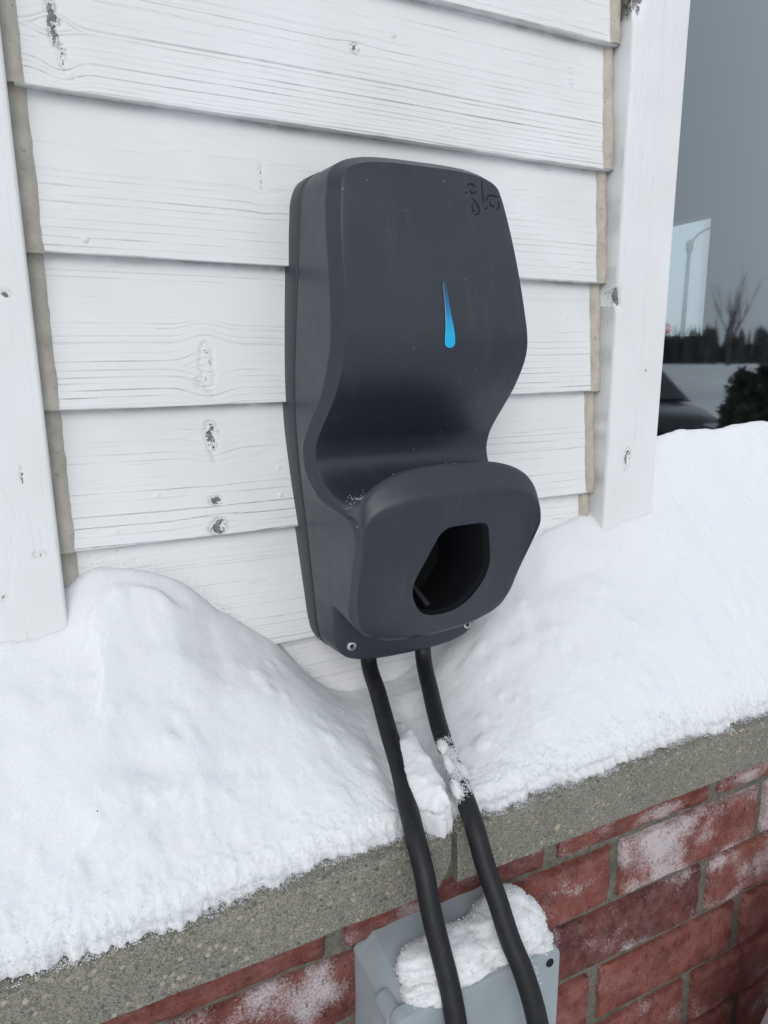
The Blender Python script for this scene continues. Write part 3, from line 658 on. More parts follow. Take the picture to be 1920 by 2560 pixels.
SO = np.zeros((NRG, 2)); SO[:nh] = oh
SO[nh:] = (oh[1:-1] * [-1, 1])[::-1]
inner2 = RG[:, [0, 2]]
# outward direction in the plane of the wall, from the outline normal
tn = np.roll(SO, -1, 0) - np.roll(SO, 1, 0); nrm = np.stack([-tn[:, 1], tn[:, 0]], -1); nrm /= np.linalg.norm(nrm, axis=1)[:, None] + 1e-9
if (nrm[nh // 2] @ [1, 0]) < 0: nrm = -nrm
bott = sstep(1.125, 1.092, SO[:, 1]) * sstep(.10, .06, np.abs(RG[:, 0]) * 0 + .05)       # 1 along the flange
hump = sstep(1.232, 1.214, RG[:, 2]) * sstep(.08, .13, -RG[:, 1] + .0 * RG[:, 0])
a_ = .0150 * (1 - .40 * hump); b_ = .0074 * (1 - .65 * hump)
low = sstep(1.13, 1.10, RG[:, 2]); a_ = a_ * (1 - .45 * low)
BO = RG.copy(); BO[:, 0] += nrm[:, 0] * b_; BO[:, 2] += nrm[:, 1] * b_; BO[:, 1] += a_
SEAM = np.stack([SO[:, 0], np.full(NRG, -.0225), SO[:, 1]], -1)
def lerp(A, B, t): return A + (B - A) * t
rings = []
for t in (.10, .5, .90, 1.0): rings.append(lerp(RG, BO, t))
# side: two guide rings A (hump foot) and Bf (flange rim)
A0 = lerp(BO, SEAM, .42); B0 = lerp(BO, SEAM, .80)
bw_ = bott[:, None]
foot = BO.copy(); foot[:, 1] = -.067; foot[:, 2] += .003 * low; foot[:, 0] *= .995
rimf = SEAM.copy(); rimf[:, 0] -= nrm[:, 0] * .0035; rimf[:, 2] -= nrm[:, 1] * .0035; rimf[:, 1] = -.0625
A1 = lerp(A0, foot, bw_); B1 = lerp(B0, rimf, bw_)
def fillet(P0, P1, P2, k, n=4):      # points rounding the corner at P1
    a = lerp(P1, P0, k); c = lerp(P1, P2, k)
    return [(1 - t) ** 2 * a + 2 * t * (1 - t) * P1 + t * t * c for t in np.linspace(0, 1, n)]
rings += [lerp(BO, A1, t) for t in (.06, .25, .5)] + fillet(BO, A1, B1, .22, 5) + [lerp(A1, B1, .5)] + fillet(A1, B1, SEAM, .12, 5) + [lerp(B1, SEAM, t) for t in (.45, .93, 1.0)]
inn = SEAM.copy(); inn[:, 0] -= nrm[:, 0] * .0022; inn[:, 2] -= nrm[:, 1] * .0022; inn[:, 1] = -.0222
inn2 = inn.copy(); inn2[:, 1] = -.0150
rings += [inn, inn2]
vs = Fp.reshape(-1, 3).tolist(); fs = [tuple(f) for f in grid_faces(NR_, NU + 1)[:, ::-1]]
prev = list(ridx)
for rg in rings:
    b0 = len(vs); vs += rg.tolist(); cur = list(range(b0, b0 + NRG))
    fs += [(prev[i], prev[(i + 1) % NRG], cur[(i + 1) % NRG], cur[i]) for i in range(NRG)]; prev = cur
cidx = len(vs); vs.append([0, -.0150, 1.3]); fs += [(prev[i], prev[(i + 1) % NRG], cidx) for i in range(NRG)]
vs = np.array(vs); vs[:, 0] += XC
cover = mesh('front_cover', vs, fs, PLASTIC)
bm = bmesh.new(); bm.from_mesh(cover.data); bmesh.ops.remove_doubles(bm, verts=bm.verts[:], dist=1e-5); bmesh.ops.recalc_face_normals(bm, faces=bm.faces[:]); bm.to_mesh(cover.data); bm.free()

# holster cavity, cut into the lower face
def rounded(poly, n=14):
    out = []; m_ = len(poly)
    for i in range(m_):
        p0, p1, p2 = (np.array(poly[(i + d) % m_][:2]) for d in (-1, 0, 1)); r = poly[i][2]
        a = p1 + (p0 - p1) / np.linalg.norm(p0 - p1) * r; c = p1 + (p2 - p1) / np.linalg.norm(p2 - p1) * r
        out += [(1 - t) ** 2 * a + 2 * t * (1 - t) * p1 + t * t * c for t in np.linspace(0, 1, n)]
    return np.array(out)
hs = rounded([(-.0140, 1.2040, .012), (.0325, 1.2045, .010), (.0512, 1.1500, .021), (.0300, 1.1085, .022), (-.0130, 1.1090, .018), (-.0335, 1.1440, .016)])
hc = hs.mean(0)
def face_d(z): return .164 - .44 * (1.235 - z)
hv = []; nh_ = len(hs)
for (sc, dd) in ((1.10, .030), (1.03, .0), (1.0, -.0022), (.985, -.006), (.97, -.030), (.95, -.085), (.60, -.088)):
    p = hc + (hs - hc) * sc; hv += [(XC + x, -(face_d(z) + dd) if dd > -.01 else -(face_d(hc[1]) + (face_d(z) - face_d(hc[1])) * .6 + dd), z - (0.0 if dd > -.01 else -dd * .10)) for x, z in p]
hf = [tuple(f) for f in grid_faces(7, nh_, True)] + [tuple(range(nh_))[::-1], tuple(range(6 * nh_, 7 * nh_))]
cut = mesh('cutter', hv, hf, PLASTIC_D)  # cavity lined darker than the cover, its shade painted into the colour
bm = bmesh.new(); bm.from_mesh(cut.data); bmesh.ops.recalc_face_normals(bm, faces=bm.faces[:]); bm.to_mesh(cut.data); bm.free()
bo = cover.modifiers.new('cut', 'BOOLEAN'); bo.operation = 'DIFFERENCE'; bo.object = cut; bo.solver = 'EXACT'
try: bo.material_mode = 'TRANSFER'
except Exception: pass
bpy.context.view_layer.update(); dg = bpy.context.evaluated_depsgraph_get()
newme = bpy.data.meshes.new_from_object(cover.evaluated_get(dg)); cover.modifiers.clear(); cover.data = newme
bpy.data.objects.remove(cut)
newme.polygons.foreach_set('use_smooth', [True] * len(newme.polygons)); newme.set_sharp_from_angle(angle=math.radians(40))
ch_child(cover)
# latch rib at the bottom of the cavity
vs_, fs_ = tube(spline([(XC - .016, -.093, 1.138), (XC - .009, -.0985, 1.1270), (XC - .0020, -.1040, 1.1155)], 14), np.linspace(.0020, .0042, 14), 10)
ch_child(mesh('latch_rib', vs_, fs_, PLASTIC_D))

# back housing against the boards
hb = []; H0 = SO + nrm * .0022
for (off, y) in ((-.0040, -.0170), (-.0014, -.0182), (0, -.0178), (.0010, -.016), (.0022, .002), (.0022, .014)):
    hb.append(np.stack([XC + SO[:, 0] + nrm[:, 0] * off, np.full(NRG, y), SO[:, 1] + nrm[:, 1] * off], -1))
hb = np.concatenate(hb); ch_child(mesh('back_housing', hb, [tuple(f) for f in grid_faces(6, NRG, True)] + [tuple(range(5 * NRG, 6 * NRG)), tuple(range(NRG))[::-1]], HOUSING, sharp=50))

# front depth lookup for things inlaid in the upper face
ZK = K[:, 4][:int(np.argmin(K[:, 1][:150]))]; 
def front_y(x, z):
    i = np.argsort(Fp[:int(np.argmin(K[:, 1][:150])), mid, 2]); dcen = np.interp(z, Fp[:int(np.argmin(K[:, 1][:150])), mid, 2][i], -Fp[:int(np.argmin(K[:, 1][:150])), mid, 1][i]); i2 = np.argsort(Fp[:int(np.argmin(K[:, 1][:150])), NU, 2]); ded = np.interp(z, Fp[:int(np.argmin(K[:, 1][:150])), NU, 2][i2], -Fp[:int(np.argmin(K[:, 1][:150])), NU, 1][i2])
    we = np.interp(z, Fp[:int(np.argmin(K[:, 1][:150])), NU, 2][i2], Fp[:int(np.argmin(K[:, 1][:150])), NU, 0][i2]); q = 1 - np.clip(np.abs(x) / we, 0, 1) ** 2.2
    return -(ded + (dcen - ded) * q)
# light bar: a long drop
ZL = .5 - .5 * np.cos(np.linspace(0, math.pi, 56)); half_w = np.interp(ZL, [0, .008, .025, .05, .08, .12, .18, .3, .5, .7, .92, .965, .985, 1], [0, .0023, .0039, .0049, .0053, .0053, .0051, .0042, .0030, .0024, .0022, .0018, .0012, 0])
zl = 1.3605 + .0577 * ZL; xl = .0064 - .0016 * ZL
def drop(scale, dy, zs=1.0):
    zz = zl.mean() + (zl - zl.mean()) * zs
    L_ = [(XC + x - hwid * scale, front_y(x, z) + dy, z) for x, hwid, z in zip(xl, half_w, zz)]; R_ = [(XC + x + hwid * scale, front_y(x, z) + dy, z) for x, hwid, z in zip(xl, half_w, zz)]
    return L_, R_
L_, R_ = drop(1.0, -.0006); L2, R2 = drop(.8, -.0010); n = len(L_)
lv = L_ + L2 + R2 + R_ ; lf = [(a * n + i, (a + 1) * n + i, (a + 1) * n + i + 1, a * n + i + 1) for a in range(3) for i in range(n - 1)]
ch_child(mesh('light_bar', lv, lf, LED))
L_, R_ = drop(1.0, -.0004, 1.0); Lo = [(x - .0005, y + .0003, z) for x, y, z in L_]; Ro = [(x + .0005, y + .0003, z) for x, y, z in R_]
rv = Lo + L_ + R_ + Ro
ch_child(mesh('light_bar_rim', rv, [(i, n + i, n + i + 1, i + 1) for i in range(n - 1)] + [(2 * n + i, 3 * n + i, 3 * n + i + 1, 2 * n + i + 1) for i in range(n - 1)], PLASTIC_D))
# flo lettering: dark raised strokes stand in for the shade of engraving
LOGO = [[(0.0397, 1.4961), (0.0404, 1.4971), (0.042, 1.4978)], [(0.0432, 1.5031), (0.045, 1.505), (0.0476, 1.5057), (0.0497, 1.5048), (0.0504, 1.5031), (0.0494, 1.502)], [(0.0462, 1.5007), (0.0458, 1.499), (0.0462, 1.4972), (0.0491, 1.4976), (0.0523, 1.4996)], [(0.0458, 1.4936), (0.0487, 1.4904), (0.0511, 1.4869), (0.0523, 1.4839), (0.051, 1.4804), (0.0486, 1.4783), (0.0457, 1.478)], [(0.0457, 1.4881), (0.045, 1.4833), (0.0453, 1.4811), (0.0472, 1.4824)], [(0.0591, 1.5095), (0.0586, 1.5002), (0.058, 1.4885)], [(0.0613, 1.4909), (0.0628, 1.4944), (0.065, 1.4967), (0.068, 1.4973), (0.0727, 1.497), (0.0765, 1.4966)], [(0.0653, 1.4919), (0.0651, 1.4898), (0.0664, 1.4879), (0.0684, 1.4872), (0.07, 1.4878)], [(0.0746, 1.4931), (0.0755, 1.4904), (0.0744, 1.4868), (0.0723, 1.4846)], [(0.0583, 1.4844), (0.0605, 1.4851), (0.0621, 1.4866)]]
lv = []; lf = []
bpy.context.view_layer.update()
BV = [cover.matrix_world @ v.co for v in cover.data.vertices]
from mathutils.bvhtree import BVHTree
bvh = BVHTree.FromPolygons([tuple(v) for v in BV], [tuple(p.vertices) for p in cover.data.polygons])
def surf(x, z, lift):
    hit = bvh.ray_cast(Vector((XC + x, -.5, z)), Vector((0, 1, 0)))
    if hit[0] is None: return None
    return hit[0] + hit[1] * lift
for st in LOGO:
    pth = spline(st, 18); P3 = [surf(x, z, .00005) for x, z in pth]; P3 = [p for p in P3 if p is not None]
    if len(P3) < 4: continue
    wd = .00068 * np.clip(np.sin(np.linspace(.15, math.pi - .15, len(P3))) * 1.6, .45, 1)
    v2, f2 = tube(P3, wd, 8); b0 = len(lv); lv += v2.tolist(); lf += [tuple(i + b0 for i in f) for f in f2]
ch_child(mesh('lettering', lv, lf, PLASTIC_D))
# stainless button screws on the flange
for (sx, sz) in ((-.0674, 1.0705), (.0697, 1.0690)):
    h_ = surf(sx, sz, 0); yy = h_.y if h_ is not None and abs(h_.y + .066) < .02 else -.066
    vs_, fs_ = lathe([(.0054, -.003), (.0054, .0006), (.0046, .0021), (.0033, .0027), (.0027, .0027), (.0024, .0010)], 28)
    loc = lambda v: np.stack([XC + sx + v[:, 0], yy - v[:, 2], sz + v[:, 1]], -1)
    sc_ = ch_child(mesh('screw', loc(vs_), fs_, STEEL, sharp=30))
    a = np.arange(12) * math.pi / 6; rr = np.where(np.arange(12) % 2 == 0, .0025, .0018)
    star = np.stack([rr * np.cos(a), rr * np.sin(a), np.full(12, .0013)], -1)
    ch_child(mesh('socket_shade', loc(star), [tuple(range(12))], PLASTIC_D), sc_)  # flat dark star painted for the shade inside the drive recess
# snow crumbs caught on the ledge and the top
pts = []; rg_ = np.random.default_rng(55)
def scatter(n, fx, fz):
    for _ in range(n):
        x, z = fx(), fz(); hit = bvh.ray_cast(Vector((XC + x, -.30, z + .11)), Vector((0, .42, -.62)).normalized())
        if hit[0] is not None: pts.append(hit[0] + hit[1] * .0001)
def drop_on(n, cx, cy, sx_, sy_, top=False):
    for _ in range(n):
        hit = bvh.ray_cast(Vector((XC + rg_.normal(cx, sx_), rg_.normal(cy, sy_), 1.75 if top else 1.30)), Vector((0, 0, -1)))
        if hit[0] is not None: pts.append(hit[0])
drop_on(70, -.01, -.068, .035, .008, True); drop_on(150, -.080, -.118, .006, .009); drop_on(60, -.03, -.136, .04, .005); drop_on(30, -.06, -.10, .02, .012)
for _ in range(45):
    h_ = surf(rg_.uniform(-.09, .09), rg_.uniform(1.09, 1.51), .0001)
    if h_ is not None: pts.append(h_)
pts = [p for p in pts if p.y < -.01]
cr_ = grains('snow_crumbs', np.array([tuple(p) for p in pts]), (.00015, .0006), lambda o: o, seed=8)
tag(cr_, 'scattered snow crumbs lying on the charger', 'snow', kind='stuff')

# ================================================================ CABLES
def cable(name, keys, rad, label):
    v, f = tube(spline(keys, 110), rad, 26); o = mesh(name, v, f, RUBBER); return tag(o, label, 'cable', 'cables hanging from the charger')
C1 = [(.2885, -.026, 1.075), (.2864, -.0324, 1.0312), (.2799, -.0673, 1.0151), (.2707, -.1097, .9958), (.2617, -.1512, .9805), (.2512, -.1863, .9697), (.2430, -.2180, .9565), (.2407, -.2360, .9385), (.2391, -.2490, .9173), (.2396, -.2630, .8925), (.2406, -.2760, .8690), (.2398, -.2900, .8410), (.2392, -.302, .79), (.239, -.308, .70)]
C2 = [(.3445, -.047, 1.075), (.3411, -.0541, 1.0377), (.3291, -.0915, 1.0146), (.3166, -.1322, .9953), (.3071, -.1707, .9825), (.2979, -.2075, .9720), (.2935, -.2300, .9590), (.2931, -.2470, .9355), (.2946, -.2633, .9139), (.2962, -.2791, .8896), (.2998, -.2930, .8692), (.3029, -.3096, .8344), (.3045, -.318, .78), (.305, -.32, .70)]
cable('charging_cable', C1, .0087, 'black rubber cable on the left, leaving the charger nearer its corner')
cable('charging_cable', C2, .0087, 'black rubber cable on the right, half buried in snow at the sill joint')
# snow stuck on the right cable
r3 = np.random.default_rng(91); cs = spline(C2, 300); pts = []
yy = cs[:, 1]
i0, i1 = int(np.argmax(yy < -.140)), int(np.argmax(yy < -.212)); j0, j1 = int(np.argmax(yy < -.262)), int(np.argmax(yy < -.30))
for _ in range(15000):
    f = r3.beta(1.6, 1.4); a = r3.normal(-.2, 1.0); i = int(i0 + (i1 - i0) * f)
    if vnoise(f * 9, a * 2.2, 44) + .5 * vnoise(f * 25, a * 6, 45) + .45 * r3.normal() + .25 + (.5 if a < -.5 else 0) < .1 + 1.2 * max(0, .15 - f) * 6 + 1.2 * max(0, f - .85) * 6: continue
    pts.append(cs[i] + np.array([math.sin(a) * .0088, -.0035 * math.cos(a), .0086 * math.cos(a)]) + r3.normal(0, .00045, 3))
for _ in range(260):
    i = int(r3.uniform(j0, j1)); pts.append(cs[i] + np.array([.0080, -.003, .004]) + r3.normal(0, .0010, 3))
for k, (f, off, rr) in enumerate(((.25, -.005, (.0050, .009, .0030)), (.5, -.0055, (.0050, .012, .0032)), (.66, .004, (.0045, .009, .0030)), (.86, -.006, (.0045, .010, .0034)))):
    blob('cable_snow', cs[int(i0 + (i1 - i0) * f)] + np.array([off, 0, .0066]), rr, 350 + k, snow_child, 4, .22, tilt=(.33, 0, -.2))
grains('cable_crystals', np.array(pts), (.00018, .0007), snow_child, seed=12)

# ================================================================ JUNCTION BOX
jb = empty('junction_box', (.27, BY, .70)); tag(jb, 'pale grey plastic junction box topped with snow under the sill', 'electrical box')
def jb_child(o): o.parent = jb; o.matrix_parent_inverse = Matrix.Translation(-jb.location); return o
BX0, BX1, BYF, BZT = .1925, .3520, -.2780, .8575
def prism(poly0, y0, poly1, y1, extra=()):
    """loft of XZ polygons along y"""
    n = len(poly0); v = [(x, y0, z) for x, z in poly0]; f = [tuple(range(n))]; lay = [(poly1, y1)] + list(extra); prev = 0
    for poly, y in lay:
        b = len(v); v += [(x, y, z) for x, z in poly]; f += [(prev + i, b + i, b + (i + 1) % n, prev + (i + 1) % n) for i in range(n)]; prev = b
    f.append(tuple(range(prev, prev + n))[::-1]); return v, f
def octo(x0, x1, z0, z1, c): return [(x0, z0 + c), (x0, z1 - c), (x0 + c, z1), (x1 - c, z1), (x1, z1 - c), (x1, z0 + c), (x1 - c, z0), (x0 + c, z0)]
v, f = prism(octo(BX0, BX1, .695, BZT + .012, .016), BY + .004, octo(BX0 + .001, BX1 - .001, .696, BZT + .009, .016), BY - .006, [(octo(BX0 + .004, BX1 - .004, .70, BZT - .001, .013), BYF + .012)])
bm = bmesh.new(); bv = [bm.verts.new(p) for p in v]
for q in f: bm.faces.new([bv[i] for i in q])
bmesh.ops.bevel(bm, geom=bm.edges[:], offset=.0016, segments=2, profile=.6, affect='EDGES'); jb_child(bm_obj('body', bm, PVC, sharp=30))
# lid with rounded corners
def rrect(x0, x1, z0, z1, r, n=7):
    p = []
    for cx, cz, a0 in ((x0 + r, z0 + r, -math.pi / 2), (x0 + r, z1 - r, math.pi), (x1 - r, z1 - r, math.pi / 2), (x1 - r, z0 + r, 0)):
        p += [(cx + r * math.cos(a), cz + r * math.sin(a)) for a in np.linspace(a0, a0 - math.pi / 2, n)]
    return p
ld = lambda g: rrect(BX0 + .0005 + g, BX1 - g, .695 + g, BZT - g, .009)
v, f = prism(ld(0), BYF + .0115, ld(0), BYF + .0015, [(ld(.0005), BYF + .0004), (ld(.0016), BYF)])
jb_child(mesh('lid', v, f, PVC, sharp=35))
for (sx, sz) in ((BX1 - .0115, BZT - .0125), (BX0 + .0115, BZT - .0125), (BX1 - .0115, .707), (BX0 + .0115, .707)):
    vs_, fs_ = lathe([(.0040, 0), (.0036, .0008), (.0030, .0002)], 20)
    jb_child(mesh('screw_hole_shade', np.stack([sx + vs_[:, 0], BYF - .0002 - vs_[:, 2], sz + vs_[:, 1]], -1), fs_, PLASTIC_D, sharp=30))  # dark disc on the lid, painted shade for a screw hole
for (sx, sz) in ((BX0 + .0065, BZT - .010), (BX0 + .0065, .705)):            # round corner posts behind the lid
    v, f = tube([(sx, BY - .045, sz - .002), (sx, BYF + .0125, sz - .002)], .0085, 20); jb_child(mesh('corner_post', v, f, PVC, sharp=40))
# snow heap on the box
bs = empty('box_snow', (.29, -.25, BZT)); tag(bs, 'rounded heap of snow on top of the junction box', 'snow', kind='stuff')
def bs_child(o): o.parent = bs; o.matrix_parent_inverse = Matrix.Translation(-bs.location); o['kind'] = 'stuff'; return o
gp = []
for (c, r, sd_) in (((.262, -.250, .865), (.052, .027, .017), 401), ((.320, -.245, .868), (.034, .031, .022), 402), ((.236, -.262, .858), (.028, .018, .012), 403), ((.292, -.252, .866), (.036, .024, .017), 404), ((.333, -.266, .858), (.018, .012, .009), 405)):
    o, A_, n_ = blob('heap', c, r, sd_, bs_child, 5, .085); rr = np.random.default_rng(sd_); i = rr.integers(0, len(A_), 2200); gp.append(A_[i] + rr.normal(0, .0006, (2200, 3)))
gp = np.concatenate(gp); gp = gp[gp[:, 2] > BZT - .004]
grains('crystals', gp, (.00025, .0010), bs_child, seed=15)

# ================================================================ GROUND AND SURROUNDINGS (seen in and through the window)
def sg():
    M = Mat('ground_snow'); c = M.coord()
    M.set(Base_Color=M.mix(M.ramp(M.noise(c, .6, 4), .35, .7), rgb(.66, .675, .69), rgb(.80, .815, .83)), Roughness=.8, Normal=M.bump(M.noise(c, 6, 4), .4, .05)); return M.m
SNOW_G = sg()
def ground():
    n = 150; a = np.sign(np.linspace(-1, 1, n)) * np.abs(np.linspace(-1, 1, n)) ** 3 * 300
    X, Y = np.meshgrid(a, a); d = np.hypot(X, Y)
    Z = -.3 + .06 * fbm(X * .25, Y * .25, 500, 3) * sstep(2, 8, d) + 1.0 * sstep(28, 60, d)
    return fast_mesh('ground', np.stack([X, Y, Z], -1).reshape(-1, 3), grid_faces(n, n), SNOW_G)
tag(ground(), kind='structure')
# snowbank shovelled against the brick wall
def bank(name, cx, cy, z0, rx, ry, h, rot, seed, label=None, n=60, mat=None, pw=1.1, rg=.25):
    a = np.linspace(-1, 1, n); X, Y = np.meshgrid(a, a); r = np.sqrt(X ** 2 + Y ** 2)
    Z = h * np.clip(1 - r ** 2, 0, 1) ** pw * (1 + rg * fbm(X * 3, Y * 3, seed, 4)) - .02 * (r >= 1) * h
    c, s_ = math.cos(rot), math.sin(rot); x, y = X * rx, Y * ry
    o = fast_mesh(name, np.stack([cx + c * x - s_ * y, cy + s_ * x + c * y, z0 + Z], -1).reshape(-1, 3), grid_faces(n, n), mat or SNOW_G)
    return tag(o, label, 'snowbank' if label else None, kind=None if label else 'structure')
bank('snowbank', .725, -.335, -.3, .225, .12, 1.09, 0, 601, 'snowbank piled against the bricks at the lower right', 200, SNOW, .35, .05)
bank('snowbank', 30, 30, .5, 16, 2.6, 1.9, math.radians(-42), 602, 'long ploughed snowbank below the street lamp')
bank('snowbank', 17, -11, -.3, 9, 2.4, .95, math.radians(52), 603, 'ploughed snowbank mirrored in the glass behind the car')

# room behind the glass
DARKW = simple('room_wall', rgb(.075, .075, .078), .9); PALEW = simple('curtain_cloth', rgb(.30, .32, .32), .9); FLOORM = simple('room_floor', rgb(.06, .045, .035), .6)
rm = empty('room', (1.8, 2.2, .35)); tag(rm, 'dim room behind the dark glass window', 'room')
def rm_child(o): o.parent = rm; o.matrix_parent_inverse = Matrix.Translation(-rm.location); return o
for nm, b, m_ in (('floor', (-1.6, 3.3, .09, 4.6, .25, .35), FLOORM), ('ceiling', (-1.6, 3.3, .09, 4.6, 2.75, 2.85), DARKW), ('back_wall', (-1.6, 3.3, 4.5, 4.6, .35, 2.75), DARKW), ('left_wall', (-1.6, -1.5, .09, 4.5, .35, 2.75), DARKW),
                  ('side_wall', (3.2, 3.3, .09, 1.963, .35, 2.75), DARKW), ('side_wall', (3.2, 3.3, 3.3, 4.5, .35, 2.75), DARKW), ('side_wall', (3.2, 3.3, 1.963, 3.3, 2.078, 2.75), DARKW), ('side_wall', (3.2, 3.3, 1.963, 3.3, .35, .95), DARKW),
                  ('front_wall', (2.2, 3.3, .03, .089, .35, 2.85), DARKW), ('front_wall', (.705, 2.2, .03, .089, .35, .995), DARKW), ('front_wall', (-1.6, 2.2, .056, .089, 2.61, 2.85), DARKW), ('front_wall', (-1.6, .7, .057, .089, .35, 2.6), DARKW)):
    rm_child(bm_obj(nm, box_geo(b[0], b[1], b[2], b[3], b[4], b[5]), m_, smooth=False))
# curtain drawn beside the side window, in folds
n = 120; t = np.linspace(.35, 1.945, n); v = []
for z in np.linspace(.5, 2.6, 12): v.append(np.stack([3.13 + .03 * np.sin(t * 55 + .3 * np.sin(z * 2)), t, np.full(n, z)], -1))
cu = fast_mesh('curtain', np.concatenate(v), grid_faces(12, n), PALEW); tag(cu, 'pale curtain hanging in the dim room right of the far window', 'curtain')
bl = empty('window_blind', (3.22, 2.6, 2.07)); tag(bl, 'thin slatted blind over the bright far window seen through the glass', 'blind')
sm = box_geo(-.001, .001, 1.97, 3.29, -.0007, .0007); me = bpy.data.meshes.new('slat'); sm.to_mesh(me); sm.free(); me.materials.append(simple('slat', rgb(.6, .62, .62), .5))
for k in range(120):
    o = bpy.data.objects.new('slat', me); link(o, bl); o.location = (0, -2.6, -.010 - k * .0092)
# sofa silhouette
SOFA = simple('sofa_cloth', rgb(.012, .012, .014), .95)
sf = empty('sofa', (1.75, 1.15, .35)); tag(sf, 'black sofa back standing inside the room behind the glass', 'sofa')
def sf_child(o): o.parent = sf; o.matrix_parent_inverse = Matrix.Translation(-sf.location); return o
prof = spline([(1.22, 1.345), (1.30, 1.352), (1.36, 1.372), (1.42, 1.374), (1.52, 1.392), (1.66, 1.415), (1.9, 1.420), (2.6, 1.418)], 40)
v = []; 
for dy in (0, .05, .14, .18):
    sh = .012 if dy in (0, .18) else 0
    v += [(x, 1.02 + dy - .12 * (x - 1.22), z - sh) for x, z in prof] 
bv = [(x, y, .38) for x, y, z in v[:40]]; bk = [(x, y, .38) for x, y, z in v[-40:]]
sf_child(mesh('backrest', bv + v + bk, [tuple(f) for f in grid_faces(6, 40)], SOFA))
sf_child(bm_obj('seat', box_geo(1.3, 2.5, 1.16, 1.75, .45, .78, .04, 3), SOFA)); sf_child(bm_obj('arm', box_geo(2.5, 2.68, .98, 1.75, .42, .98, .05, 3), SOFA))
for lx in (1.36, 2.44):
    for ly in (1.22, 1.68): sf_child(bm_obj('leg', box_geo(lx - .03, lx + .03, ly - .03, ly + .03, .351, .452, .005, 1), FLOORM))

# street lamp
STEELP = simple('galvanised_steel', rgb(.22, .22, .21), .5, Metallic=.6)
lp = empty('street_lamp', (33.9, 28.9, 1.6)); tag(lp, 'tall street lamp with curved arm seen through the far window', 'street lamp')
v, f = tube([(0, 0, 0), (0, 0, 3), (0, 0, 5.9)], np.array([.15, .12, .10]), 14); mesh('pole', v, f, STEELP, lp)
v, f = tube([(0, 0, 5.6), (0, 0, 5.75), (0, 0, 6.15), (0, 0, 6.3)], np.array([.10, .20, .20, .09]), 12); mesh('collar', v, f, STEELP, lp)
v, f = tube(spline([(0, 0, 5.9), (.25, -.22, 6.5), (.75, -.65, 6.9), (1.5, -1.25, 7.05)], 20), .06, 8); mesh('arm', v, f, STEELP, lp)
hd = bm_obj('lamp_head', box_geo(1.35, 2.0, -1.55, -1.2, 6.95, 7.12, .05, 2), STEELP, lp)
# stop sign
ss = empty('stop_sign', (41.0, 36.6, 1.1)); tag(ss, 'red stop sign on a post seen through the far window', 'sign'); ss.rotation_euler = (0, 0, math.radians(-48))
RED = simple('sign_red', rgb(.42, .02, .03), .5); WHT = simple('sign_white', rgb(.75, .75, .75), .5)
bm = box_geo(-.04, .04, .03, .09, 0, 2.6); bm_obj('post', bm, STEELP, ss)
oct8 = [(.45 * math.cos(a), .45 * math.sin(a) + 2.35) for a in np.radians(22.5 + 45 * np.arange(8))]; oct9 = [(.41 * math.cos(a), .41 * math.sin(a) + 2.35) for a in np.radians(22.5 + 45 * np.arange(8))]
v, f = prism(oct8, .028, oct8, .0); pl = mesh('plate', v, f, WHT, ss, smooth=False); v, f = prism(oct9, -.002, oct9, -.006); mesh('red_field', v, f, RED, ss, smooth=False)
tc_ = bpy.data.curves.new('lettering', 'FONT'); tc_.body = 'STOP'; tc_.size = .36; tc_.align_x = 'CENTER'; tc_.align_y = 'CENTER'; tc_.extrude = .002
to = bpy.data.objects.new('lettering', tc_); link(to); bpy.context.view_layer.update(); me = bpy.data.meshes.new_from_object(to.evaluated_get(bpy.context.evaluated_depsgraph_get())); bpy.data.objects.remove(to)
me.materials.clear(); me.materials.append(WHT); to = bpy.data.objects.new('lettering', me); link(to, ss); to.location = (0, -.0095, 2.35); to.rotation_euler = (math.pi / 2, 0, 0)
# far wood: one ragged mass
FOL = Mat('far_wood'); c_ = FOL.coord(); FOL.set(Base_Color=FOL.mix(FOL.noise(c_, .4, 4), rgb(.030, .034, .032), rgb(.085, .086, .082)), Roughness=.95)
rw = np.random.default_rng(700); vs_ = []; fs_ = []
for k in range(5200):
    a = rw.uniform(0, 2 * math.pi); d = rw.uniform(82, 105); hgt = 3.1 + .8 * math.sin(a * 9) + rw.uniform(-1.2, .7) if rw.random() < .96 else rw.uniform(4.5, 6); r = rw.uniform(.3, .9)
    bx, by = d * math.sin(a), d * math.cos(a); b0 = len(vs_); m_ = 7
    lv_ = [(.0, 1.0), (.25, 1.0), (.5, .8), (.75, .5), (1.0, .04)] if hgt < 5 else [(.0, .5), (.2, .6), (.45, .42), (.7, .25), (1.0, .02)]
    for (f_, q) in lv_:
        for j in range(m_):
            t = 2 * math.pi * j / m_ + f_; rr = r * q * rw.uniform(.65, 1.25); vs_.append((bx + rr * math.cos(t), by + rr * math.sin(t), .6 + hgt * f_ * rw.uniform(.93, 1.05)))
    fs_ += [tuple(x + b0 for x in q) for q in grid_faces(5, m_, True)]
fw_ = mesh('far_wood', vs_, fs_, FOL.m, smooth=False); tag(fw_, 'dark low wood along the horizon mirrored in the glass', 'wood', kind='stuff')
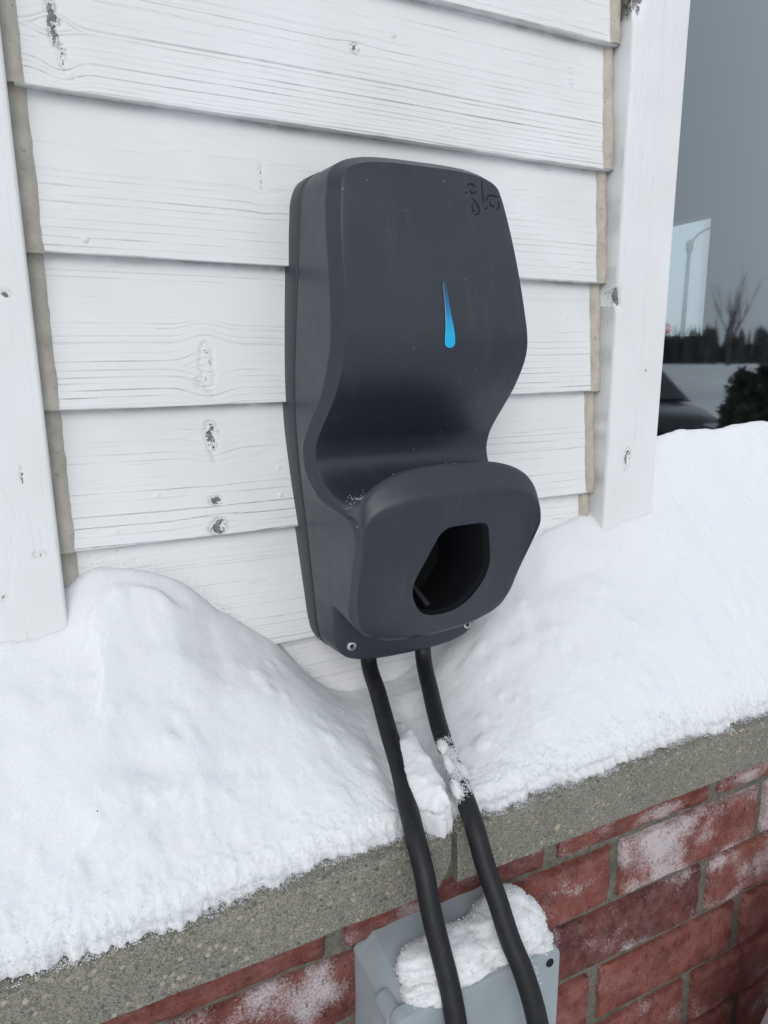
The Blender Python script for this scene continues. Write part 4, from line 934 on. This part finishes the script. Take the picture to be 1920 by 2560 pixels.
# bare tree in the field
BARK = simple('bark', rgb(.09, .075, .065), .9)
bt = empty('bare_tree', (54.5, -41.6, .6)); tag(bt, 'bare leafless tree mirrored in the window glass', 'tree')
v, f = tube([(0, 0, -.3), (.03, 0, .8), (0, .04, 1.7)], np.array([.22, .17, .13]), 10); mesh('trunk', v, f, BARK, bt)
R2_ = random.Random(5)
def limb(p, d, L, r, lev):
    pts = [p]; q = Vector(p); dd = Vector(d)
    for _ in range(5): dd = (dd + Vector((R2_.uniform(-.16, .16), R2_.uniform(-.16, .16), .06))).normalized(); q = q + dd * L / 5; pts.append(tuple(q))
    v, f = tube(pts, np.linspace(r, r * .45, 6), 6); out = [(v, f)]
    if lev:
        for k in range(3): i = R2_.randint(2, 5); out += limb(pts[i], (dd + Vector((R2_.uniform(-.32, .32), R2_.uniform(-.32, .32), R2_.uniform(0, .5)))).normalized(), L * .6, r * .5, lev - 1)
    return out
for k in range(7):
    a = k * 2.4; out = limb((0, 0, 1.5 + .05 * k), Vector((.17 * math.cos(a), .17 * math.sin(a), 1)).normalized(), R2_.uniform(2.8, 3.8), .075, 2)
    vv = []; ff = []
    for v, f in out: b0 = len(vv); vv += v.tolist(); ff += [tuple(i + b0 for i in q) for q in f]
    mesh('branch', vv, ff, BARK, bt)
# dark car nose, parked facing the house
CARP = simple('car_paint', rgb(.012, .014, .020), .22, Coat_Weight=.6); CGL = simple('car_glass', rgb(.02, .03, .03), .05); TYRE = simple('tyre', rgb(.015, .015, .015), .8); LAMP = simple('headlight', rgb(.5, .5, .5), .1)
car = empty('parked_car', (9.22, -8.54, -.3)); tag(car, 'dark parked car mirrored in the lower part of the window', 'car'); car.rotation_euler = (0, 0, math.atan2(.91, -.42))
sec = [(-2.25, .42, .88, .72), (-2.1, .35, .98, .82), (-1.4, .30, 1.02, .88), (.2, .28, 1.0, .90), (1.0, .28, .96, .89), (1.7, .30, .88, .86), (2.1, .34, .78, .78), (2.25, .42, .64, .62)]
def ringsec(x, z0, z1, hwid): return [(x, -hwid * .86, z0), (x, -hwid, z0 + .16), (x, -hwid, z1 - .22), (x, -hwid * .93, z1 - .06), (x, -hwid * .6, z1), (x, 0, z1 + .025), (x, hwid * .6, z1), (x, hwid * .93, z1 - .06), (x, hwid, z1 - .22), (x, hwid, z0 + .16), (x, hwid * .86, z0)]
ss_ = spline([np.array(ringsec(*q)).ravel() for q in sec], 40).reshape(40, 11, 3); v = ss_.reshape(-1, 3)
mesh('body', v, [tuple(f) for f in grid_faces(40, 11, True)] + [tuple(range(11)), tuple(range(39 * 11, 40 * 11))[::-1]], CARP, car, sharp=50)
def cab(x0, x1, x2, x3, zb, zt, w0, w1): return [(x0, -w0, zb), (x0, w0, zb), (x3, w0, zb), (x3, -w0, zb), (x1, -w1, zt), (x1, w1, zt), (x2, w1, zt), (x2, -w1, zt)]
bx6 = [(0, 1, 2, 3), (4, 7, 6, 5), (0, 4, 5, 1), (2, 6, 7, 3), (0, 3, 7, 4), (1, 5, 6, 2)]
mesh('cabin', cab(-1.9, -1.1, .25, 1.05, .95, 1.45, .80, .62), bx6, CARP, car, smooth=False)
mesh('windshield', [(1.03, -.72, .99), (1.03, .72, .99), (.30, .58, 1.43), (.30, -.58, 1.43)], [(0, 1, 2, 3)], CGL, car, smooth=False); car.children[-1].location = (.02, 0, .01)
mesh('rear_window', [(-1.88, -.7, .99), (-1.15, -.58, 1.43), (-1.15, .58, 1.43), (-1.88, .7, .99)], [(0, 1, 2, 3)], CGL, car, smooth=False); car.children[-1].location = (-.02, 0, .01)
for sy_ in (-1, 1):
    mesh('side_window', [(-1.65, sy_ * .785, 1.0), (.85, sy_ * .785, 1.0), (.22, sy_ * .645, 1.40), (-1.05, sy_ * .645, 1.40)], [(0, 1, 2, 3)], CGL, car, smooth=False)
    bm_obj('headlight', box_geo(2.02, 2.20, sy_ * .62 - .14, sy_ * .62 + .14, .58, .70, .02, 2), LAMP, car)
    for wx in (-1.38, 1.42):
        v, f = lathe([(.10, -.10), (.30, -.10), (.33, -.06), (.33, .06), (.30, .10), (.21, .105), (.20, .08)], 28)
        wl = mesh('wheel', np.stack([v[:, 0] + wx, v[:, 2] * sy_ + sy_ * .80, v[:, 1] + .33], -1), f, TYRE, car, sharp=40)
        v, f = lathe([(.20, .08), (.19, .10), (.05, .11)], 20); mesh('rim', np.stack([v[:, 0] + wx, v[:, 2] * sy_ + sy_ * .80, v[:, 1] + .33], -1), f, STEELP, wl, sharp=40)
# dark evergreen shrubs
SHR = Mat('evergreen'); c_ = SHR.coord(); SHR.set(Base_Color=SHR.mix(SHR.noise(c_, 9, 4), rgb(.010, .014, .010), rgb(.035, .045, .030)), Roughness=.9)
for (az, d, r, h, lb) in ((53.35, 5.2, .165, 1.575, 'narrow dark evergreen shrub mirrored in the glass beside the car'), (54.9, 4.9, .20, 1.615, 'wide dark evergreen shrub mirrored at the right edge of the glass')):
    sx, sy_ = d * math.sin(math.radians(az)), .752 - d * math.cos(math.radians(az)); sh = empty('evergreen_shrub', (sx, sy_, -.3)); tag(sh, lb, 'shrub', 'shrubs by the parking place')
    rs = np.random.default_rng(int(az * 10)); n = 2600; zz = rs.random(n) ** .8; aa = rs.uniform(0, 2 * math.pi, n); rad = r * np.sqrt(np.clip(1.02 - zz ** 3.5, 0, 1)) * rs.uniform(.75, 1.05, n)
    c = np.stack([rad * np.cos(aa), rad * np.sin(aa), .06 + zz * (h - .08)], -1); q = rs.normal(0, .022, (n, 3, 3)); vv = (c[:, None] + q).reshape(-1, 3)
    fast_mesh('foliage', vv, np.arange(3 * n).reshape(-1, 3), SHR.m, sh, smooth=False)
    n2 = 20; a2 = np.linspace(0, 2 * math.pi, n2, endpoint=False); zz2 = np.linspace(0, 1, 14)
    core = np.concatenate([np.stack([r * .8 * math.sqrt(max(0, 1 - z ** 3.5)) * np.cos(a2), r * .8 * math.sqrt(max(0, 1 - z ** 3.5)) * np.sin(a2), np.full(n2, .05 + z * (h - .12))], -1) for z in zz2]); fast_mesh('core', core, grid_faces(14, n2, True), SHR.m, sh)
    v, f = tube([(0, 0, -.05), (0, 0, .4)], .03, 8); mesh('stem', v, f, BARK, sh)
